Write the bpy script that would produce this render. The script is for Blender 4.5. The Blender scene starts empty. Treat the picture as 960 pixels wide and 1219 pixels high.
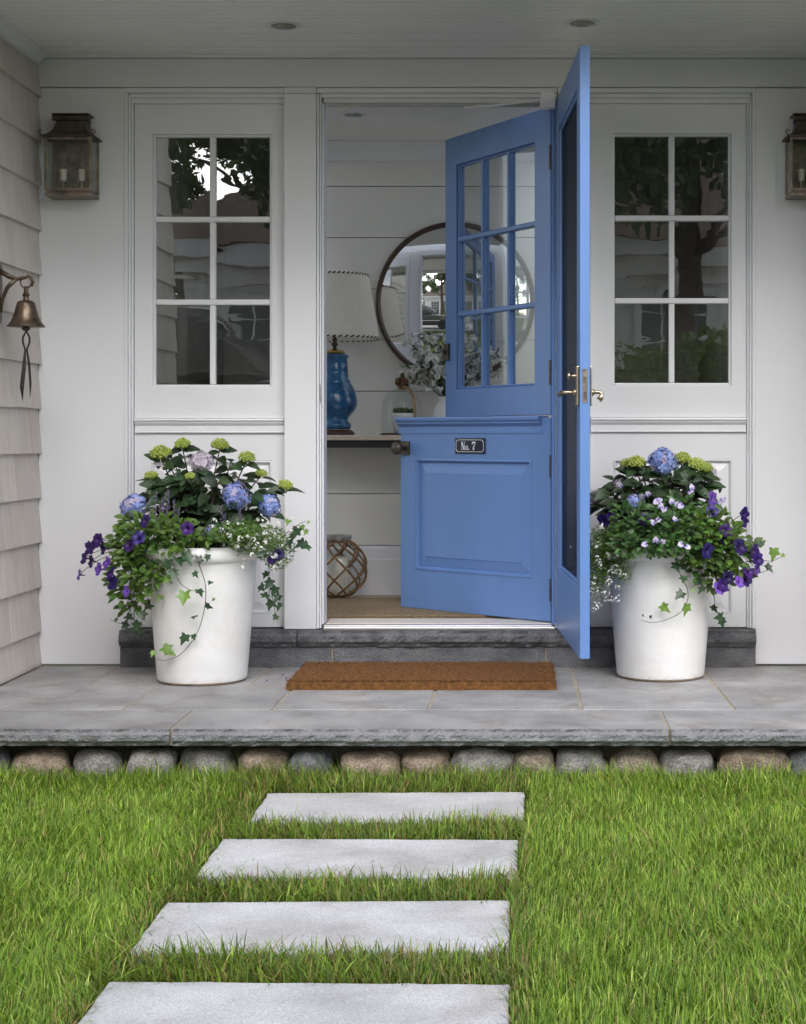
import bpy, bmesh, math, random
import numpy as np
from mathutils import Vector, Matrix, noise
random.seed(7); np.random.seed(7)
R = math.radians
S = bpy.context.scene
COL = S.collection

# ------------------------------------------------------------------ camera, sky, sun, exposure
CAM_D = 6.39; CAM_Z = 0.919; FPX = 1898.0
cam_d = bpy.data.cameras.new('camera'); cam = bpy.data.objects.new('camera', cam_d); COL.objects.link(cam)
cam.location = (0, -CAM_D, CAM_Z); cam.rotation_euler = (R(90), 0, 0)
cam_d.sensor_fit = 'HORIZONTAL'; cam_d.sensor_width = 36; cam_d.lens = FPX / 960 * 36
cam_d.shift_x = -140 / 960; cam_d.shift_y = -(609.5 - 520) / 960
cam_d.clip_start = 0.05; cam_d.clip_end = 800
S.camera = cam
SUN_EL = R(38); SUN_AZ = R(3)                      # azimuth to the right of straight behind the camera
W = bpy.data.worlds.new('World'); S.world = W; W.use_nodes = True
wn = W.node_tree.nodes; wl = W.node_tree.links
bg = wn['Background']; sky = wn.new('ShaderNodeTexSky'); sky.sky_type = 'NISHITA'; sky.sun_disc = False
sky.sun_elevation = SUN_EL; sky.sun_rotation = math.pi - SUN_AZ
sky.dust_density = 1.8; sky.air_density = 1.0; sky.ozone_density = 1.0; sky.altitude = 0
hsv = wn.new('ShaderNodeHueSaturation'); hsv.inputs['Saturation'].default_value = 0.42
wl.new(sky.outputs[0], hsv.inputs['Color']); wl.new(hsv.outputs[0], bg.inputs['Color'])
bg.inputs['Strength'].default_value = 0.15
sd = bpy.data.lights.new('sun', 'SUN'); sd.energy = 1.25; sd.angle = R(70); sd.color = (1.0, 0.982, 0.995)
sun = bpy.data.objects.new('sun', sd); COL.objects.link(sun)
sdir = Vector((math.sin(SUN_AZ) * math.cos(SUN_EL), -math.cos(SUN_AZ) * math.cos(SUN_EL), math.sin(SUN_EL)))
sun.rotation_euler = (-sdir).to_track_quat('-Z', 'Y').to_euler(); sun.location = (0, -4, 8)
S.view_settings.view_transform = 'Standard'; S.view_settings.look = 'None'
S.view_settings.exposure = 1.36; S.view_settings.gamma = 1.0
S.cycles.max_bounces = 10; S.cycles.transparent_max_bounces = 24
S.cycles.glossy_bounces = 6; S.cycles.diffuse_bounces = 6

# ------------------------------------------------------------------ helpers
def fx(X, D=CAM_D): return (X - 620) * D / FPX
def fz(Y, D=CAM_D): return CAM_Z + (520 - Y) * D / FPX
def px(X, Y, D): return Vector((fx(X, D), D - CAM_D, fz(Y, D)))

class MB:
    def __init__(s): s.v = []; s.f = []; s.m = []
    def add(s, vs, fs, m=0):
        b = len(s.v); s.v += [tuple(v) for v in vs]
        s.f += [tuple(b + i for i in f) for f in fs]; s.m += [m] * len(fs)
    def box(s, x0, x1, y0, y1, z0, z1, m=0, M=None):
        vs = [Vector((x, y, z)) for z in (z0, z1) for y in (y0, y1) for x in (x0, x1)]
        if M: vs = [M @ v for v in vs]
        s.add(vs, [(0,2,3,1), (4,5,7,6), (0,1,5,4), (2,6,7,3), (0,4,6,2), (1,3,7,5)], m); return s
    def lathe(s, prof, c=(0,0,0), n=32, m=0, caps=True, M=None):
        vs = []; fs = []
        for (r, z) in prof:
            for k in range(n):
                a = 2*math.pi*k/n
                p = Vector((r*math.cos(a), r*math.sin(a), z))
                if M: p = M @ p
                vs.append(p + Vector(c))
        for i in range(len(prof)-1):
            for k in range(n):
                k2 = (k+1) % n
                fs.append((i*n+k, i*n+k2, (i+1)*n+k2, (i+1)*n+k))
        if caps:
            fs.append(tuple(range(n-1, -1, -1))); fs.append(tuple((len(prof)-1)*n+k for k in range(n)))
        s.add(vs, fs, m); return s
    def tube(s, pts, rad, n=8, m=0, caps=True):
        pts = [Vector(p) for p in pts]
        if not hasattr(rad, '__len__'): rad = [rad]*len(pts)
        vs = []; fs = []; prev = None
        for i, p in enumerate(pts):
            t = (pts[min(i+1, len(pts)-1)] - pts[max(i-1, 0)])
            if t.length < 1e-9: t = Vector((0,0,1))
            t.normalize()
            if prev is None:
                u = t.orthogonal().normalized()
            else:
                u = prev - t*prev.dot(t)
                u = u.normalized() if u.length > 1e-6 else t.orthogonal().normalized()
            prev = u; w = t.cross(u)
            for k in range(n):
                a = 2*math.pi*k/n
                vs.append(p + (u*math.cos(a) + w*math.sin(a))*rad[i])
        for i in range(len(pts)-1):
            for k in range(n):
                k2 = (k+1) % n
                fs.append((i*n+k, i*n+k2, (i+1)*n+k2, (i+1)*n+k))
        if caps:
            fs.append(tuple(range(n-1, -1, -1))); fs.append(tuple((len(pts)-1)*n+k for k in range(n)))
        s.add(vs, fs, m); return s
    def prism_x(s, poly, x0, x1, m=0):             # poly of (y, z), extruded along x
        n = len(poly)
        vs = [(x0, y, z) for y, z in poly] + [(x1, y, z) for y, z in poly]
        fs = [tuple(range(n-1, -1, -1)), tuple(range(n, 2*n))] + [(i, (i+1) % n, n+(i+1) % n, n+i) for i in range(n)]
        s.add(vs, fs, m); return s
    def prism_y(s, poly, y0, y1, m=0, M=None):     # poly of (x, z), extruded along y
        n = len(poly)
        vs = [Vector((x, y0, z)) for x, z in poly] + [Vector((x, y1, z)) for x, z in poly]
        if M: vs = [M @ v for v in vs]
        fs = [tuple(range(n)), tuple(range(2*n-1, n-1, -1))] + [((i+1) % n, i, n+i, n+(i+1) % n) for i in range(n)]
        s.add(vs, fs, m); return s
    def ball(s, c, r, n=12, m=0, sc=(1,1,1)):
        k = n//2
        prof = [(max(1e-4, math.sin(math.pi*i/k)), -math.cos(math.pi*i/k)) for i in range(k+1)]
        M = Matrix.Diagonal((r*sc[0], r*sc[1], r*sc[2]))
        return s.lathe(prof, c, n, m, False, M)
    def frame(s, x0, x1, z0, z1, hx0, hx1, hz0, hz1, yf, yb, m=0):   # one board with an opening, no joints
        vs = []
        for y in (yf, yb):
            vs += [(x0,y,z0),(x1,y,z0),(x1,y,z1),(x0,y,z1),(hx0,y,hz0),(hx1,y,hz0),(hx1,y,hz1),(hx0,y,hz1)]
        fs = []
        for k in range(4):
            j = (k+1) % 4
            fs += [(k, j, 4+j, 4+k), (8+j, 8+k, 12+k, 12+j), (j, k, 8+k, 8+j), (4+k, 4+j, 12+j, 12+k)]
        s.add(vs, fs, m); return s
    def data(s, name, mats, smooth=False):
        me = bpy.data.meshes.new(name); me.from_pydata(s.v, [], s.f)
        for mt in (mats if isinstance(mats, (list, tuple)) else [mats]): me.materials.append(mt)
        if any(s.m): me.polygons.foreach_set('material_index', s.m)
        bm = bmesh.new(); bm.from_mesh(me); bmesh.ops.recalc_face_normals(bm, faces=bm.faces); bm.to_mesh(me); bm.free()
        if smooth:
            me.polygons.foreach_set('use_smooth', [True]*len(me.polygons))
        me.update(); return me
    def build(s, name, mats, parent=None, smooth=False, bevel=0, seg=2, loc=None, auto=False):
        o = bpy.data.objects.new(name, s.data(name, mats, smooth or auto)); COL.objects.link(o)
        if parent: o.parent = parent
        if loc is not None: o.location = loc
        if bevel:
            b = o.modifiers.new('bevel', 'BEVEL'); b.width = bevel; b.segments = seg; b.limit_method = 'ANGLE'; b.angle_limit = R(40)
        if auto:
            o.data.set_sharp_from_angle(angle=R(38))
        return o

def tag(o, label=None, cat=None, group=None, kind=None):
    if label: o['label'] = label
    if cat: o['category'] = cat
    if group: o['group'] = group
    if kind: o['kind'] = kind
    return o
def thing(name, loc, label, cat, group=None, rz=0):
    o = bpy.data.objects.new(name, None); COL.objects.link(o); o.location = loc; o.rotation_euler = (0, 0, rz)
    o.empty_display_size = 0.05
    return tag(o, label, cat, group)
def struct(name, loc=(0,0,0)):
    o = bpy.data.objects.new(name, None); COL.objects.link(o); o.location = loc; o['kind'] = 'structure'; return o
def inst(name, me, parent, Mw):                    # a piece sharing mesh data, placed by a matrix in the parent's space
    o = bpy.data.objects.new(name, me); COL.objects.link(o); o.parent = parent; o.matrix_local = Mw; return o
def frame_to(loc, d, up=(0,0,1), s=1.0, roll=0.0):  # local +Y along d, local +Z near up
    d = Vector(d).normalized(); u = Vector(up); u = u - d*u.dot(d)
    u = u.normalized() if u.length > 1e-5 else d.orthogonal().normalized()
    x = d.cross(u)
    M = Matrix((x, d, u)).transposed().to_4x4()
    if roll: M = M @ Matrix.Rotation(roll, 4, 'Y')
    sc = s if hasattr(s, '__len__') else (s, s, s)
    return Matrix.Translation(loc) @ M @ Matrix.Diagonal((sc[0], sc[1], sc[2], 1))

# ------------------------------------------------------------------ materials
def M_(name, col, rough=0.5, var=0.08, scale=8.0, bump=0.0, bscale=60.0, metal=0.0, rand=0.0, trans=0.0, spec=0.5,
       col2=None, scale2=None, coat=0.0, stretch=None, detail=6, speck=None, speck_scale=300, huerand=0.0, attr=None, bdist=0.01, patch=None, patch_scale=5.0):
    m = bpy.data.materials.new(name); m.use_nodes = True
    nt = m.node_tree; N = nt.nodes; L = nt.links; p = N['Principled BSDF']
    p.inputs['Roughness'].default_value = rough; p.inputs['Metallic'].default_value = metal
    p.inputs['Specular IOR Level'].default_value = spec
    if coat: p.inputs['Coat Weight'].default_value = coat; p.inputs['Coat Roughness'].default_value = 0.15
    geo = N.new('ShaderNodeNewGeometry'); pos = geo.outputs['Position']
    if stretch:
        mp = N.new('ShaderNodeMapping'); mp.inputs['Scale'].default_value = stretch; L.new(pos, mp.inputs['Vector']); pos = mp.outputs[0]
    n = N.new('ShaderNodeTexNoise'); n.inputs['Scale'].default_value = scale; n.inputs['Detail'].default_value = detail
    L.new(pos, n.inputs['Vector'])
    ra = N.new('ShaderNodeValToRGB'); e = ra.color_ramp.elements
    c = Vector(col); cb = Vector(col2) if col2 else c*(1+var); ca = c*(1-var) if not col2 else c
    e[0].position = 0.32; e[1].position = 0.68
    e[0].color = (*ca, 1); e[1].color = (*cb, 1)
    L.new(n.outputs['Fac'], ra.inputs[0]); out = ra.outputs[0]
    if attr:
        a = N.new('ShaderNodeAttribute'); a.attribute_name = attr
        mx = N.new('ShaderNodeMix'); mx.data_type = 'RGBA'; mx.blend_type = 'MULTIPLY'; mx.inputs[0].default_value = 1
        L.new(out, mx.inputs[6]); L.new(a.outputs['Color'], mx.inputs[7]); out = mx.outputs[2]
    if patch:                                      # weather stains with a shape of their own
        n3 = N.new('ShaderNodeTexNoise'); n3.inputs['Scale'].default_value = patch_scale; n3.inputs['Detail'].default_value = 7; n3.inputs['Roughness'].default_value = 0.65
        n3.inputs['Distortion'].default_value = 0.6; L.new(geo.outputs['Position'], n3.inputs['Vector'])
        r3 = N.new('ShaderNodeValToRGB'); r3.color_ramp.elements[0].position = 0.50; r3.color_ramp.elements[1].position = 0.72
        r3.color_ramp.elements[0].color = (1,1,1,1); r3.color_ramp.elements[1].color = (*patch, 1); L.new(n3.outputs['Fac'], r3.inputs[0])
        mx = N.new('ShaderNodeMix'); mx.data_type = 'RGBA'; mx.blend_type = 'MULTIPLY'; mx.inputs[0].default_value = 1
        L.new(out, mx.inputs[6]); L.new(r3.outputs[0], mx.inputs[7]); out = mx.outputs[2]
    if speck:
        n2 = N.new('ShaderNodeTexNoise'); n2.inputs['Scale'].default_value = speck_scale; n2.inputs['Detail'].default_value = 2
        L.new(geo.outputs['Position'], n2.inputs['Vector'])
        r2 = N.new('ShaderNodeValToRGB'); r2.color_ramp.elements[0].position = 0.35; r2.color_ramp.elements[1].position = 0.65
        r2.color_ramp.elements[0].color = (1-speck,)*3+(1,); r2.color_ramp.elements[1].color = (1+speck,)*3+(1,)
        L.new(n2.outputs['Fac'], r2.inputs[0])
        mx = N.new('ShaderNodeMix'); mx.data_type = 'RGBA'; mx.blend_type = 'MULTIPLY'; mx.inputs[0].default_value = 1
        L.new(out, mx.inputs[6]); L.new(r2.outputs[0], mx.inputs[7]); out = mx.outputs[2]
    if rand or huerand:
        oi = N.new('ShaderNodeObjectInfo'); h = N.new('ShaderNodeHueSaturation')
        mr = N.new('ShaderNodeMapRange'); mr.inputs['To Min'].default_value = 1-rand; mr.inputs['To Max'].default_value = 1+rand
        L.new(oi.outputs['Random'], mr.inputs[0]); L.new(mr.outputs[0], h.inputs['Value'])
        if huerand:
            wnz = N.new('ShaderNodeTexWhiteNoise'); wnz.noise_dimensions = '1D'; L.new(oi.outputs['Random'], wnz.inputs['W'])
            m2 = N.new('ShaderNodeMapRange'); m2.inputs['To Min'].default_value = 0.5-huerand; m2.inputs['To Max'].default_value = 0.5+huerand
            L.new(wnz.outputs['Value'], m2.inputs[0]); L.new(m2.outputs[0], h.inputs['Hue'])
        L.new(out, h.inputs['Color']); out = h.outputs[0]
    L.new(out, p.inputs['Base Color'])
    if bump:
        nb = N.new('ShaderNodeTexNoise'); nb.inputs['Scale'].default_value = bscale; nb.inputs['Detail'].default_value = 4
        L.new(pos, nb.inputs['Vector'])
        b = N.new('ShaderNodeBump'); b.inputs['Strength'].default_value = bump; b.inputs['Distance'].default_value = bdist
        L.new(nb.outputs['Fac'], b.inputs['Height']); L.new(b.outputs[0], p.inputs['Normal'])
    if trans:
        t = N.new('ShaderNodeBsdfTranslucent'); L.new(out, t.inputs['Color'])
        ms = N.new('ShaderNodeMixShader'); ms.inputs[0].default_value = trans
        L.new(p.outputs[0], ms.inputs[1]); L.new(t.outputs[0], ms.inputs[2]); L.new(ms.outputs[0], N['Material Output'].inputs['Surface'])
    return m

def glass_mat(name, ior=2.0, tint=(0.9,0.92,0.9), wave=0.0, wscale=3.0, rough=0.0, stretch=(1,1,1), fmax=0.9):
    m = bpy.data.materials.new(name); m.use_nodes = True
    nt = m.node_tree; N = nt.nodes; L = nt.links; N.remove(N['Principled BSDF'])
    lw = N.new('ShaderNodeLayerWeight'); lw.inputs['Blend'].default_value = 0.5
    pw = N.new('ShaderNodeMath'); pw.operation = 'POWER'; pw.inputs[1].default_value = 4.5; L.new(lw.outputs['Facing'], pw.inputs[0])
    f0 = ((ior-1)/(ior+1))**2
    fr = N.new('ShaderNodeMapRange'); fr.inputs['To Min'].default_value = f0; fr.inputs['To Max'].default_value = fmax; L.new(pw.outputs[0], fr.inputs[0])
    tr = N.new('ShaderNodeBsdfTransparent'); tr.inputs['Color'].default_value = (*tint, 1)
    gl = N.new('ShaderNodeBsdfGlossy'); gl.inputs['Roughness'].default_value = rough
    ms = N.new('ShaderNodeMixShader')
    L.new(fr.outputs[0], ms.inputs[0]); L.new(tr.outputs[0], ms.inputs[1]); L.new(gl.outputs[0], ms.inputs[2])
    L.new(ms.outputs[0], N['Material Output'].inputs['Surface'])
    if wave:
        geo = N.new('ShaderNodeNewGeometry'); mp = N.new('ShaderNodeMapping'); mp.inputs['Scale'].default_value = stretch
        n = N.new('ShaderNodeTexNoise'); n.inputs['Scale'].default_value = wscale; n.inputs['Detail'].default_value = 1.5
        b = N.new('ShaderNodeBump'); b.inputs['Strength'].default_value = 1.0; b.inputs['Distance'].default_value = wave
        L.new(geo.outputs['Position'], mp.inputs[0]); L.new(mp.outputs[0], n.inputs['Vector'])
        L.new(n.outputs['Fac'], b.inputs['Height']); L.new(b.outputs[0], gl.inputs['Normal'])
    return m

white = M_('white_paint', (0.735,0.737,0.757), 0.42, 0.025, 3.0, bump=0.05, bscale=35, stretch=(1,1,0.4))
hall_paint = M_('hall_wall_paint', (0.74,0.725,0.685), 0.5, 0.025, 3.0, bump=0.05, bscale=35)
ceil_white = M_('ceiling_paint', (0.82,0.815,0.80), 0.6, 0.03, 3.0, bump=0.05, bscale=30)
blue = M_('blue_paint', (0.122,0.228,0.485), 0.34, 0.05, 4.0, bump=0.12, bscale=70, stretch=(1,1,0.12))
stone_patio = M_('bluestone', (0.235,0.229,0.229), 0.62, col2=(0.385,0.375,0.372), scale=4.2, bump=0.4, bscale=90, speck=0.20, speck_scale=260, rand=0.10, patch=(0.68,0.62,0.55), patch_scale=4.5)
stone_edge = M_('bluestone_rough', (0.165,0.167,0.172), 0.85, col2=(0.235,0.235,0.24), scale=30, bump=0.8, bscale=130, speck=0.25, speck_scale=350)
stone_step = M_('granite_step', (0.085,0.088,0.098), 0.75, col2=(0.165,0.165,0.17), scale=14, bump=0.7, bscale=120, speck=0.35, speck_scale=400)
stone_path = M_('path_stone', (0.40,0.392,0.388), 0.75, col2=(0.535,0.525,0.522), scale=5.0, bump=0.35, bscale=120, speck=0.18, speck_scale=260, rand=0.07, patch=(0.78,0.75,0.71), patch_scale=3.6)
mortar = M_('mortar', (0.36,0.31,0.24), 0.95, 0.15, 20, bump=0.6, bscale=150)
dark_mortar = M_('dark_earth', (0.075,0.062,0.045), 0.95, 0.3, 20, bump=0.8, bscale=60)
soil = M_('soil', (0.045,0.036,0.022), 0.95, 0.35, 12, bump=0.8, bscale=80)
shingle_m = M_('shingle_paint', (0.60,0.545,0.500), 0.65, 0.06, 6, bump=0.6, bscale=40, stretch=(1,9,0.6), rand=0.07, patch=(0.90,0.87,0.83), patch_scale=4)
bronze = M_('aged_bronze', (0.225,0.185,0.145), 0.45, 0.35, 30, metal=0.55, bump=0.15, bscale=60)
bronze_dk = M_('dark_bronze', (0.095,0.075,0.058), 0.42, 0.3, 30, metal=0.5, bump=0.1, bscale=60)
bell_m = M_('bell_bronze', (0.115,0.085,0.060), 0.36, 0.35, 40, metal=0.75, bump=0.12, bscale=60)
nickel = M_('antique_brass', (0.42,0.35,0.26), 0.28, 0.15, 30, metal=1.0)
steel = M_('steel', (0.45,0.44,0.42), 0.35, 0.1, 30, metal=1.0)
black_iron = M_('black_iron', (0.012,0.012,0.013), 0.4, 0.2, 30)
leather = M_('black_leather', (0.018,0.015,0.014), 0.55, 0.2, 30, bump=0.3, bscale=100)
coir_dk = M_('coir_dark', (0.11,0.045,0.012), 0.95, 0.4, 60)
coir = M_('coir', (0.225,0.095,0.022), 0.95, 0.35, 60, bump=1.0, bscale=420, speck=0.4, speck_scale=500)
pot_m = M_('white_glaze', (0.80,0.79,0.775), 0.36, 0.04, 5, bump=0.10, bscale=16, coat=0.25, stretch=(1,1,2.5), patch=(0.93,0.91,0.86), patch_scale=7)
def add_dirt(m, z0, z1, col):
    nt = m.node_tree; N = nt.nodes; L = nt.links; p = N['Principled BSDF']; src = p.inputs['Base Color'].links[0].from_socket
    geo = N.new('ShaderNodeNewGeometry'); sp = N.new('ShaderNodeSeparateXYZ'); L.new(geo.outputs['Position'], sp.inputs[0])
    mr = N.new('ShaderNodeMapRange'); mr.inputs['From Min'].default_value = z0; mr.inputs['From Max'].default_value = z1
    mr.inputs['To Min'].default_value = 1.0; mr.inputs['To Max'].default_value = 0.0; L.new(sp.outputs['Z'], mr.inputs[0])
    n = N.new('ShaderNodeTexNoise'); n.inputs['Scale'].default_value = 38; n.inputs['Detail'].default_value = 8; L.new(geo.outputs['Position'], n.inputs['Vector'])
    ad = N.new('ShaderNodeMath'); ad.operation = 'MULTIPLY'; L.new(mr.outputs[0], ad.inputs[0]); L.new(n.outputs['Fac'], ad.inputs[1])
    rp = N.new('ShaderNodeMapRange'); rp.inputs['From Min'].default_value = 0.25; rp.inputs['From Max'].default_value = 0.75; rp.inputs['To Max'].default_value = 0.6; L.new(ad.outputs[0], rp.inputs[0])
    mx = N.new('ShaderNodeMix'); mx.data_type = 'RGBA'; L.new(rp.outputs[0], mx.inputs[0]); L.new(src, mx.inputs[6]); mx.inputs[7].default_value = (*col, 1); L.new(mx.outputs[2], p.inputs['Base Color'])
add_dirt(pot_m, 0.0, 0.055, (0.42,0.36,0.28))
rim_dirt = M_('dirty_foot', (0.30,0.23,0.15), 0.8, 0.3, 30)
wood_lt = M_('light_oak', (0.40,0.30,0.21), 0.5, 0.18, 8, stretch=(1,9,9), bump=0.1, bscale=20)
wood_dk = M_('dark_wood', (0.05,0.025,0.015), 0.35, 0.3, 12)
table_top = M_('limestone_top', (0.50,0.43,0.35), 0.5, 0.1, 30)
jute = M_('jute', (0.30,0.215,0.125), 0.95, 0.3, 60, bump=1.0, bscale=260, speck=0.35, speck_scale=300)
shade_m = M_('linen_shade', (0.92,0.89,0.83), 0.9, 0.03, 40, bump=0.2, bscale=500, trans=0.45)
trim_m = M_('black_cord', (0.02,0.02,0.02), 0.8)
turq = M_('blue_glaze', (0.006,0.062,0.165), 0.12, col2=(0.008,0.120,0.27), scale=14, bump=0.15, bscale=120, coat=0.6)
brass = M_('brass', (0.45,0.30,0.10), 0.25, 0.1, metal=1.0)
mirror_m = M_('mirror_glass', (0.92,0.92,0.92), 0.01, 0.0, metal=1.0)
candle_m = M_('candle_wax', (0.78,0.74,0.66), 0.5, 0.03, trans=0.2)
sleeve_m = M_('candle_sleeve', (0.75,0.70,0.60), 0.5, 0.03)
rope_m = M_('rope', (0.22,0.12,0.055), 0.9, 0.35, 60, bump=0.8, bscale=200)
rope_lt = M_('pale_rope', (0.38,0.26,0.13), 0.9, 0.3, 60, bump=0.8, bscale=200)
moss = M_('moss', (0.06,0.10,0.02), 0.95, 0.5, 60, bump=1.0, bscale=150)
pane_veil = M_('pane_veil', (0.36,0.35,0.33), 0.9, 0.2, 3)  # box tone lightened to lay a grey veil behind the panes
navy_enamel = M_('navy_enamel', (0.008,0.009,0.030), 0.15, 0.1, coat=0.5)
white_enamel = M_('white_enamel', (0.75,0.76,0.78), 0.3, 0.02)
sill_m = M_('painted_sill', (0.68,0.62,0.56), 0.5, 0.06, 14, stretch=(1,8,8))
alu = M_('aluminium', (0.72,0.70,0.69), 0.35, 0.05, metal=0.6)
mesh_screen = glass_mat('screen_mesh', 1.25, (0.30,0.30,0.31), wave=0.004, wscale=3.0, rough=0.22, stretch=(1,6,0.5), fmax=0.12)
win_glass = glass_mat('old_window_glass', 2.3, (0.76,0.78,0.76), wave=0.00035, wscale=5.0, stretch=(0.8,1,2.0))
door_glass = glass_mat('door_glass', 1.5, (0.86,0.88,0.88))
clear_glass = glass_mat('clear_glass', 1.5, (0.95,0.97,0.96))
lens_m = M_('frosted_lens', (0.62,0.61,0.57), 0.4, 0.05)
# plants
hyd_leaf = M_('hydrangea_leaf', (0.030,0.060,0.022), 0.42, 0.25, 40, rand=0.45, huerand=0.02, trans=0.18, bump=0.25, bscale=120)
pet_leaf = M_('petunia_leaf', (0.095,0.195,0.034), 0.5, 0.2, 40, rand=0.4, huerand=0.02, trans=0.28)
viola_leaf = M_('viola_leaf', (0.055,0.115,0.030), 0.45, 0.2, 40, rand=0.4, huerand=0.02, trans=0.2)
ivy_leaf_d = M_('ivy_leaf', (0.022,0.050,0.022), 0.35, col2=(0.045,0.092,0.038), scale=60, rand=0.35, huerand=0.015, trans=0.12)
ivy_leaf_b = M_('young_ivy_leaf', (0.11,0.22,0.030), 0.38, col2=(0.20,0.32,0.06), scale=50, rand=0.25, trans=0.25)
stem_m = M_('green_stem', (0.06,0.085,0.03), 0.6, 0.2)
stem_br = M_('brown_stem', (0.09,0.055,0.035), 0.7, 0.2)
f_blue = M_('blue_petal', (0.31,0.38,0.76), 0.6, 0.18, 60, huerand=0.02, rand=0.12, trans=0.25)
f_lilac = M_('lilac_petal', (0.60,0.52,0.66), 0.6, 0.15, 60, huerand=0.02, rand=0.12, trans=0.25)
f_pale = M_('pale_lilac_petal', (0.66,0.58,0.68), 0.6, 0.15, 60, rand=0.1, trans=0.2)
f_lime = M_('lime_bud', (0.42,0.50,0.10), 0.6, 0.2, 60, huerand=0.01, rand=0.12, trans=0.15)
f_purple = M_('purple_petal', (0.032,0.009,0.125), 0.5, 0.35, 70, rand=0.35, huerand=0.02, trans=0.2)
f_violet = M_('violet_petal', (0.17,0.075,0.42), 0.5, 0.2, 70, rand=0.15, trans=0.25)
f_dark = M_('dark_throat', (0.012,0.006,0.05), 0.6)
f_white = M_('white_petal', (0.80,0.80,0.76), 0.6, 0.03, trans=0.2)
f_salvia = M_('salvia_petal', (0.34,0.24,0.50), 0.6, 0.2, 80, trans=0.2)
f_yellow = M_('yellow_eye', (0.7,0.45,0.03), 0.6)
fine_leaf = M_('fine_foliage', (0.125,0.225,0.045), 0.55, 0.35, 60, trans=0.25)
grass_m = M_('grass', (1,1,1), 0.5, 0.05, 40, trans=0.28, attr='tone', spec=0.35)

# ------------------------------------------------------------------ ground, lawn, path
STONES = []                                        # stepping stones: x0, x1, y_near, y_far
for (X0, X1, d_far) in ((320, 624, 4.85), (265, 617, 4.287), (200, 607, 3.714), (129, 607, 3.16)):
    STONES.append((fx(X0, d_far), fx(X1, d_far), d_far - CAM_D - 0.365, d_far - CAM_D))
GZ = -0.185
def ground_z(x, y):
    t = min(1, max(0, (-6.9 - y) / 1.6)); t = t*t*(3-2*t)
    return GZ + 0.58*t
g = MB(); xs = [-150,-60,-25,-12,-6,-3,0,3,6,12,25,60,150]; ys = [-220,-120,-60,-30,-18,-9.5,-8.5,-8.1,-7.7,-7.3,-6.9,-5,-3,-1.30,3,40,140]
vs = [(x, y, ground_z(x, y)) for y in ys for x in xs]; nx = len(xs)
g.add(vs, [(j*nx+i, j*nx+i+1, (j+1)*nx+i+1, (j+1)*nx+i) for j in range(len(ys)-1) for i in range(nx-1)])
lawn_far = M_('lawn_soil', (0.055,0.075,0.020), 0.95, col2=(0.075,0.060,0.030), scale=9, bump=0.6, bscale=60)
tag(g.build('ground', lawn_far), kind='structure')

path = struct('path')
for i, (x0, x1, y0, y1) in enumerate(STONES):
    mb = MB(); nxs, nys = 24, 8
    sk = (0.004, -0.003, 0.005, -0.004)[i]
    vs = []; fs = []
    for j in range(nys+1):
        for k in range(nxs+1):
            x = x0 + (x1-x0)*k/nxs; y = y0 + (y1-y0)*j/nys + sk*(k/nxs-0.5)*4
            e = 0.003*noise.noise(Vector((x*9, y*9, i)))
            if k in (0, nxs): x += 0.006*noise.noise(Vector((y*30, i, 2)))
            if j in (0, nys): y += 0.005*noise.noise(Vector((x*25, i, 7)))
            vs.append((x, y, -0.163 + e*0.5))
    n0 = len(vs); w = nxs+1
    fs = [(j*w+k, j*w+k+1, (j+1)*w+k+1, (j+1)*w+k) for j in range(nys) for k in range(nxs)]
    ring = [k for k in range(w)] + [j*w+nxs for j in range(1, nys+1)] + [nys*w+k for k in range(nxs-1, -1, -1)] + [j*w for j in range(nys-1, 0, -1)]
    low = []
    for q in ring:
        low.append(len(vs)); vs.append((vs[q][0], vs[q][1], -0.22))
    for a in range(len(ring)):
        b = (a+1) % len(ring); fs.append((ring[a], low[a], low[b], ring[b]))
    mb.add(vs, fs)
    mb.build('stepping_stone', stone_path, path, bevel=0.004)

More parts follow.
